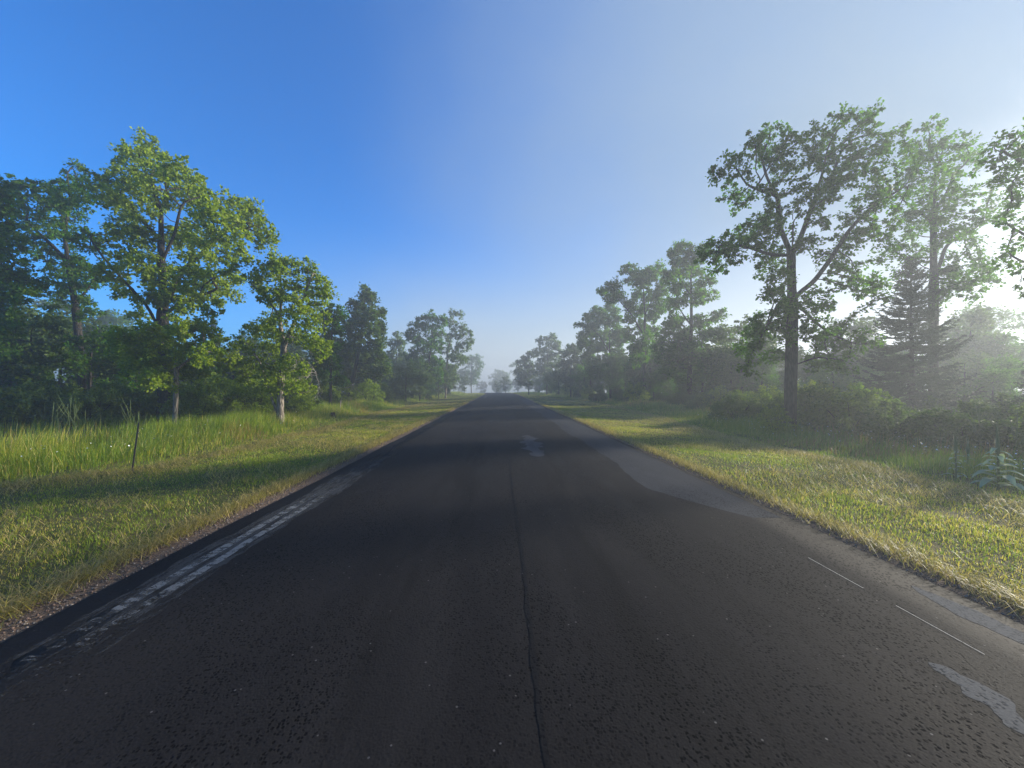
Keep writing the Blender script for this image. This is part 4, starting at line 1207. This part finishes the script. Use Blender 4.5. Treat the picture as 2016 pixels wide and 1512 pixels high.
p = at(1965, 975, 5.85); mullein('mullein_plant', (p[0], 5.85, float(ground_z(p[0], 5.85))), .95, 'pale grey-green mullein with broad felted leaves in the right tall grass', 71)
p = at(1990, 950, 5.7); mullein('mullein_plant', (p[0] + .1, 6.5, float(ground_z(p[0] + .1, 6.5))), .80, 'slimmer mullein spike just right of the broad-leaved mullein', 72, 14, .2)
p = at(1905, 910, 7.2); mullein('mullein_plant', (p[0], 7.2, float(ground_z(p[0], 7.2))), .62, 'short mullein spike left of the broad-leaved mullein', 73, 10, .16)


def candelabra(name, loc, h, label, seed, arms=5, group=None, mat='stalk'):
    """a branched seed stalk"""
    r = np.random.default_rng(seed); root = empty(name, loc, label, 'weed', group)
    mb = MB(); z = np.linspace(-.05, h, 8)
    lean = r.normal(0, .06, 2)
    mb.tube(np.stack([lean[0] * z, lean[1] * z, z], -1), np.linspace(.006, .004, 8), 6)
    for k in range(arms):
        th = r.uniform(0, 6.28); f = r.uniform(.35, .72); L = h * r.uniform(.3, .5); s = np.linspace(0, 1, 6)
        q = np.array((lean[0] * h * f, lean[1] * h * f, h * f)) + np.stack([math.cos(th) * L * .55 * s ** .8, math.sin(th) * L * .55 * s ** .8, L * s ** 1.15], -1)
        mb.tube(q, [.003, .004, .006, .006, .005, .002], 6)
    mb.build('stalk', M[mat], root, smooth=True)
    sp = MB()
    zz_ = np.linspace(h * .7, h, 6); sp.tube(np.stack([lean[0] * zz_, lean[1] * zz_, zz_], -1), [.005, .007, .008, .007, .006, .003], 7)
    sp.build('flower_spike', M[mat], root, smooth=True)
    return root


for px, py, d, h, sd_, lb in [(1932, 840, 8.6, 1.35, 1, 'branched pale mullein stalk standing before the right thicket'),
                              (1998, 880, 7.4, 1.25, 2, 'branched mullein stalk at the right frame edge'),
                              (258, 850, 12.5, 1.35, 3, 'tall branched green weed stalk by the leaning stake'),
                              (275, 850, 11.8, 1.05, 4, 'shorter branched weed stalk by the leaning stake')]:
    p = at(px, py, d); candelabra('mullein_stalk', (p[0], d, float(ground_z(p[0], d))), h, lb, sd_)
r_ = random.Random(4)
for px, d, h in [(1235, 26, 1.1), (1244, 26.5, .8), (1252, 25, .75), (1262, 24, .9), (1225, 29, 1.0), (1215, 31, .9), (1362, 22, 1.5), (1371, 22.5, 1.2), (1425, 19, 1.2), (1434, 19.5, 1.0), (1418, 20, .9), (1385, 21, 1.0), (1300, 25, .8)]:
    p = gpt(px, d); candelabra('weed_stalk', p, h, 'upright pale weed stalk in the tall grass of the right verge', int(px), r_.choice([2, 3, 4]), 'weed stalks on the right verge')
for px, d, h in [(100, 13, 1.3), (118, 13.4, 1.6), (136, 13, 1.5), (150, 13.6, 1.4), (90, 14, 1.2), (166, 13.2, 1.0), (125, 14.2, 1.7), (640, 26, 1.2), (625, 25, 1.0), (690, 30, 1.2), (605, 24, 1.1), (760, 42, 1.3)]:
    p = gpt(px, d); candelabra('weed_stalk', p, h, 'slender tall weed stalk in the long grass of the left verge', int(px) + 5, r_.choice([2, 3, 4]), 'weed stalks on the left verge')

# ------------------------------------------------------------------ posts
def stake(name, foot, top, label, r=.02, mat='steel', cap=True, wide=None):
    """a T-section steel stake or a slim wooden one"""
    foot = np.array(foot); top = np.array(top) - foot
    root = empty(name, tuple(foot), label, 'post')
    mb = MB()
    if mat == 'steel':
        d = top / np.linalg.norm(top); a = np.array((1., 0, 0)); a -= d * a.dot(d); a /= np.linalg.norm(a); b = np.cross(d, a)
        sec = [(-1, 0), (1, 0), (1, .25), (.14, .25), (.14, 1.2), (-.14, 1.2), (-.14, .25), (-1, .25)]
        V = [(-.15 * d) + r * (u * a + v * b) for u, v in sec] + [top + r * (u * a + v * b) for u, v in sec]
        mb.add(V, [(i, (i + 1) % 8, 8 + (i + 1) % 8, 8 + i) for i in range(8)]); mb.add([V[8 + i] for i in range(8)], [tuple(range(8))])
        mb.build('post', M[mat], root)
        lug = MB()
        for f in np.linspace(.25, .95, 9):
            c = top * f; lug.add([c + r * (u * .3 * a - .5 * b * w + .1 * d * q) for u in (-1, 1) for w in (0, 1) for q in (-1, 1)],
                                 [(0, 1, 3, 2), (4, 6, 7, 5), (0, 4, 5, 1), (2, 3, 7, 6), (0, 2, 6, 4), (1, 5, 7, 3)])
        lug.build('studs', M[mat], root)
    else:
        k = np.linspace(-.1, 1, 6); mb.tube(top[None] * k[:, None] + np.stack([.006 * np.sin(k * 7), 0 * k, 0 * k], -1), np.array([1, 1, .95, .97, .92, .8]) * r, 7)
        mb.build('post', M[mat], root, smooth=False)
        cp = MB(); cp.tube(np.stack([top * .985, top * 1.0, top * 1.012]), np.array([.84, .8, .4]) * r, 7); cp.build('post_top', M[mat], root)
    return root


fy = 8.5; f = at(260, 905, fy); f = (f[0], fy, float(ground_z(f[0], fy))); tp_ = at(273, 832, fy)
stake('metal_stake', f, tp_, 'thin dark steel stake leaning in the long grass on the left', .018)
fy = 25.; f = at(669, 815, fy); f = (f[0], fy, float(ground_z(f[0], fy))); tp_ = at(671, 789, fy)
stake('wooden_stake', f, tp_, 'slim pale wooden stake in grass right of the twin-trunked oak', .035, 'wood')
fy = 15.; f = at(408, 845, fy); f = (f[0], fy, float(ground_z(f[0], fy))); tp_ = at(409, 824, fy)
stake('wooden_stake', f, tp_, 'short pale stake in grass right of the young bright oak', .012, 'wood')
fy = 21.; f = at(656, 824, fy); f = (f[0], fy, float(ground_z(f[0], fy))); tp_ = at(655, 812, fy)
stake('tree_stump', f, tp_, 'low weathered stump in grass near the slim pale stake', .13, 'bark')
for o in bpy.data.objects:
    if o.name.startswith('tree_stump'): o['category'] = 'stump'

# ------------------------------------------------------------------ haze
hx, hy0, hy1, hz0, hz1 = 430, -70, 430, float(Z.min()) - 1.0, 17.5
V = [(-hx, hy0, hz0), (hx, hy0, hz0), (hx, hy1, hz0), (-hx, hy1, hz0), (-hx, hy0, hz1), (hx, hy0, hz1), (hx, hy1, hz1), (-hx, hy1, hz1)]
hm = bpy.data.materials.new('morning haze'); hm.use_nodes = True
hn = hm.node_tree.nodes; hn.clear()
ho = hn.new('ShaderNodeOutputMaterial'); pv = hn.new('ShaderNodeVolumePrincipled')
pv.inputs['Color'].default_value = (.58, .63, .69, 1)
pv.inputs['Density'].default_value = HAZE_DENSITY
pv.inputs['Anisotropy'].default_value = HAZE_G
hm.node_tree.links.new(pv.outputs[0], ho.inputs['Volume'])
mb = MB(); mb.add(V, [(0, 3, 2, 1), (4, 5, 6, 7), (0, 1, 5, 4), (1, 2, 6, 5), (2, 3, 7, 6), (3, 0, 4, 7)])
tag(mb.build('haze', hm), 'pale morning mist hanging over the road and trees', 'haze', kind='stuff')
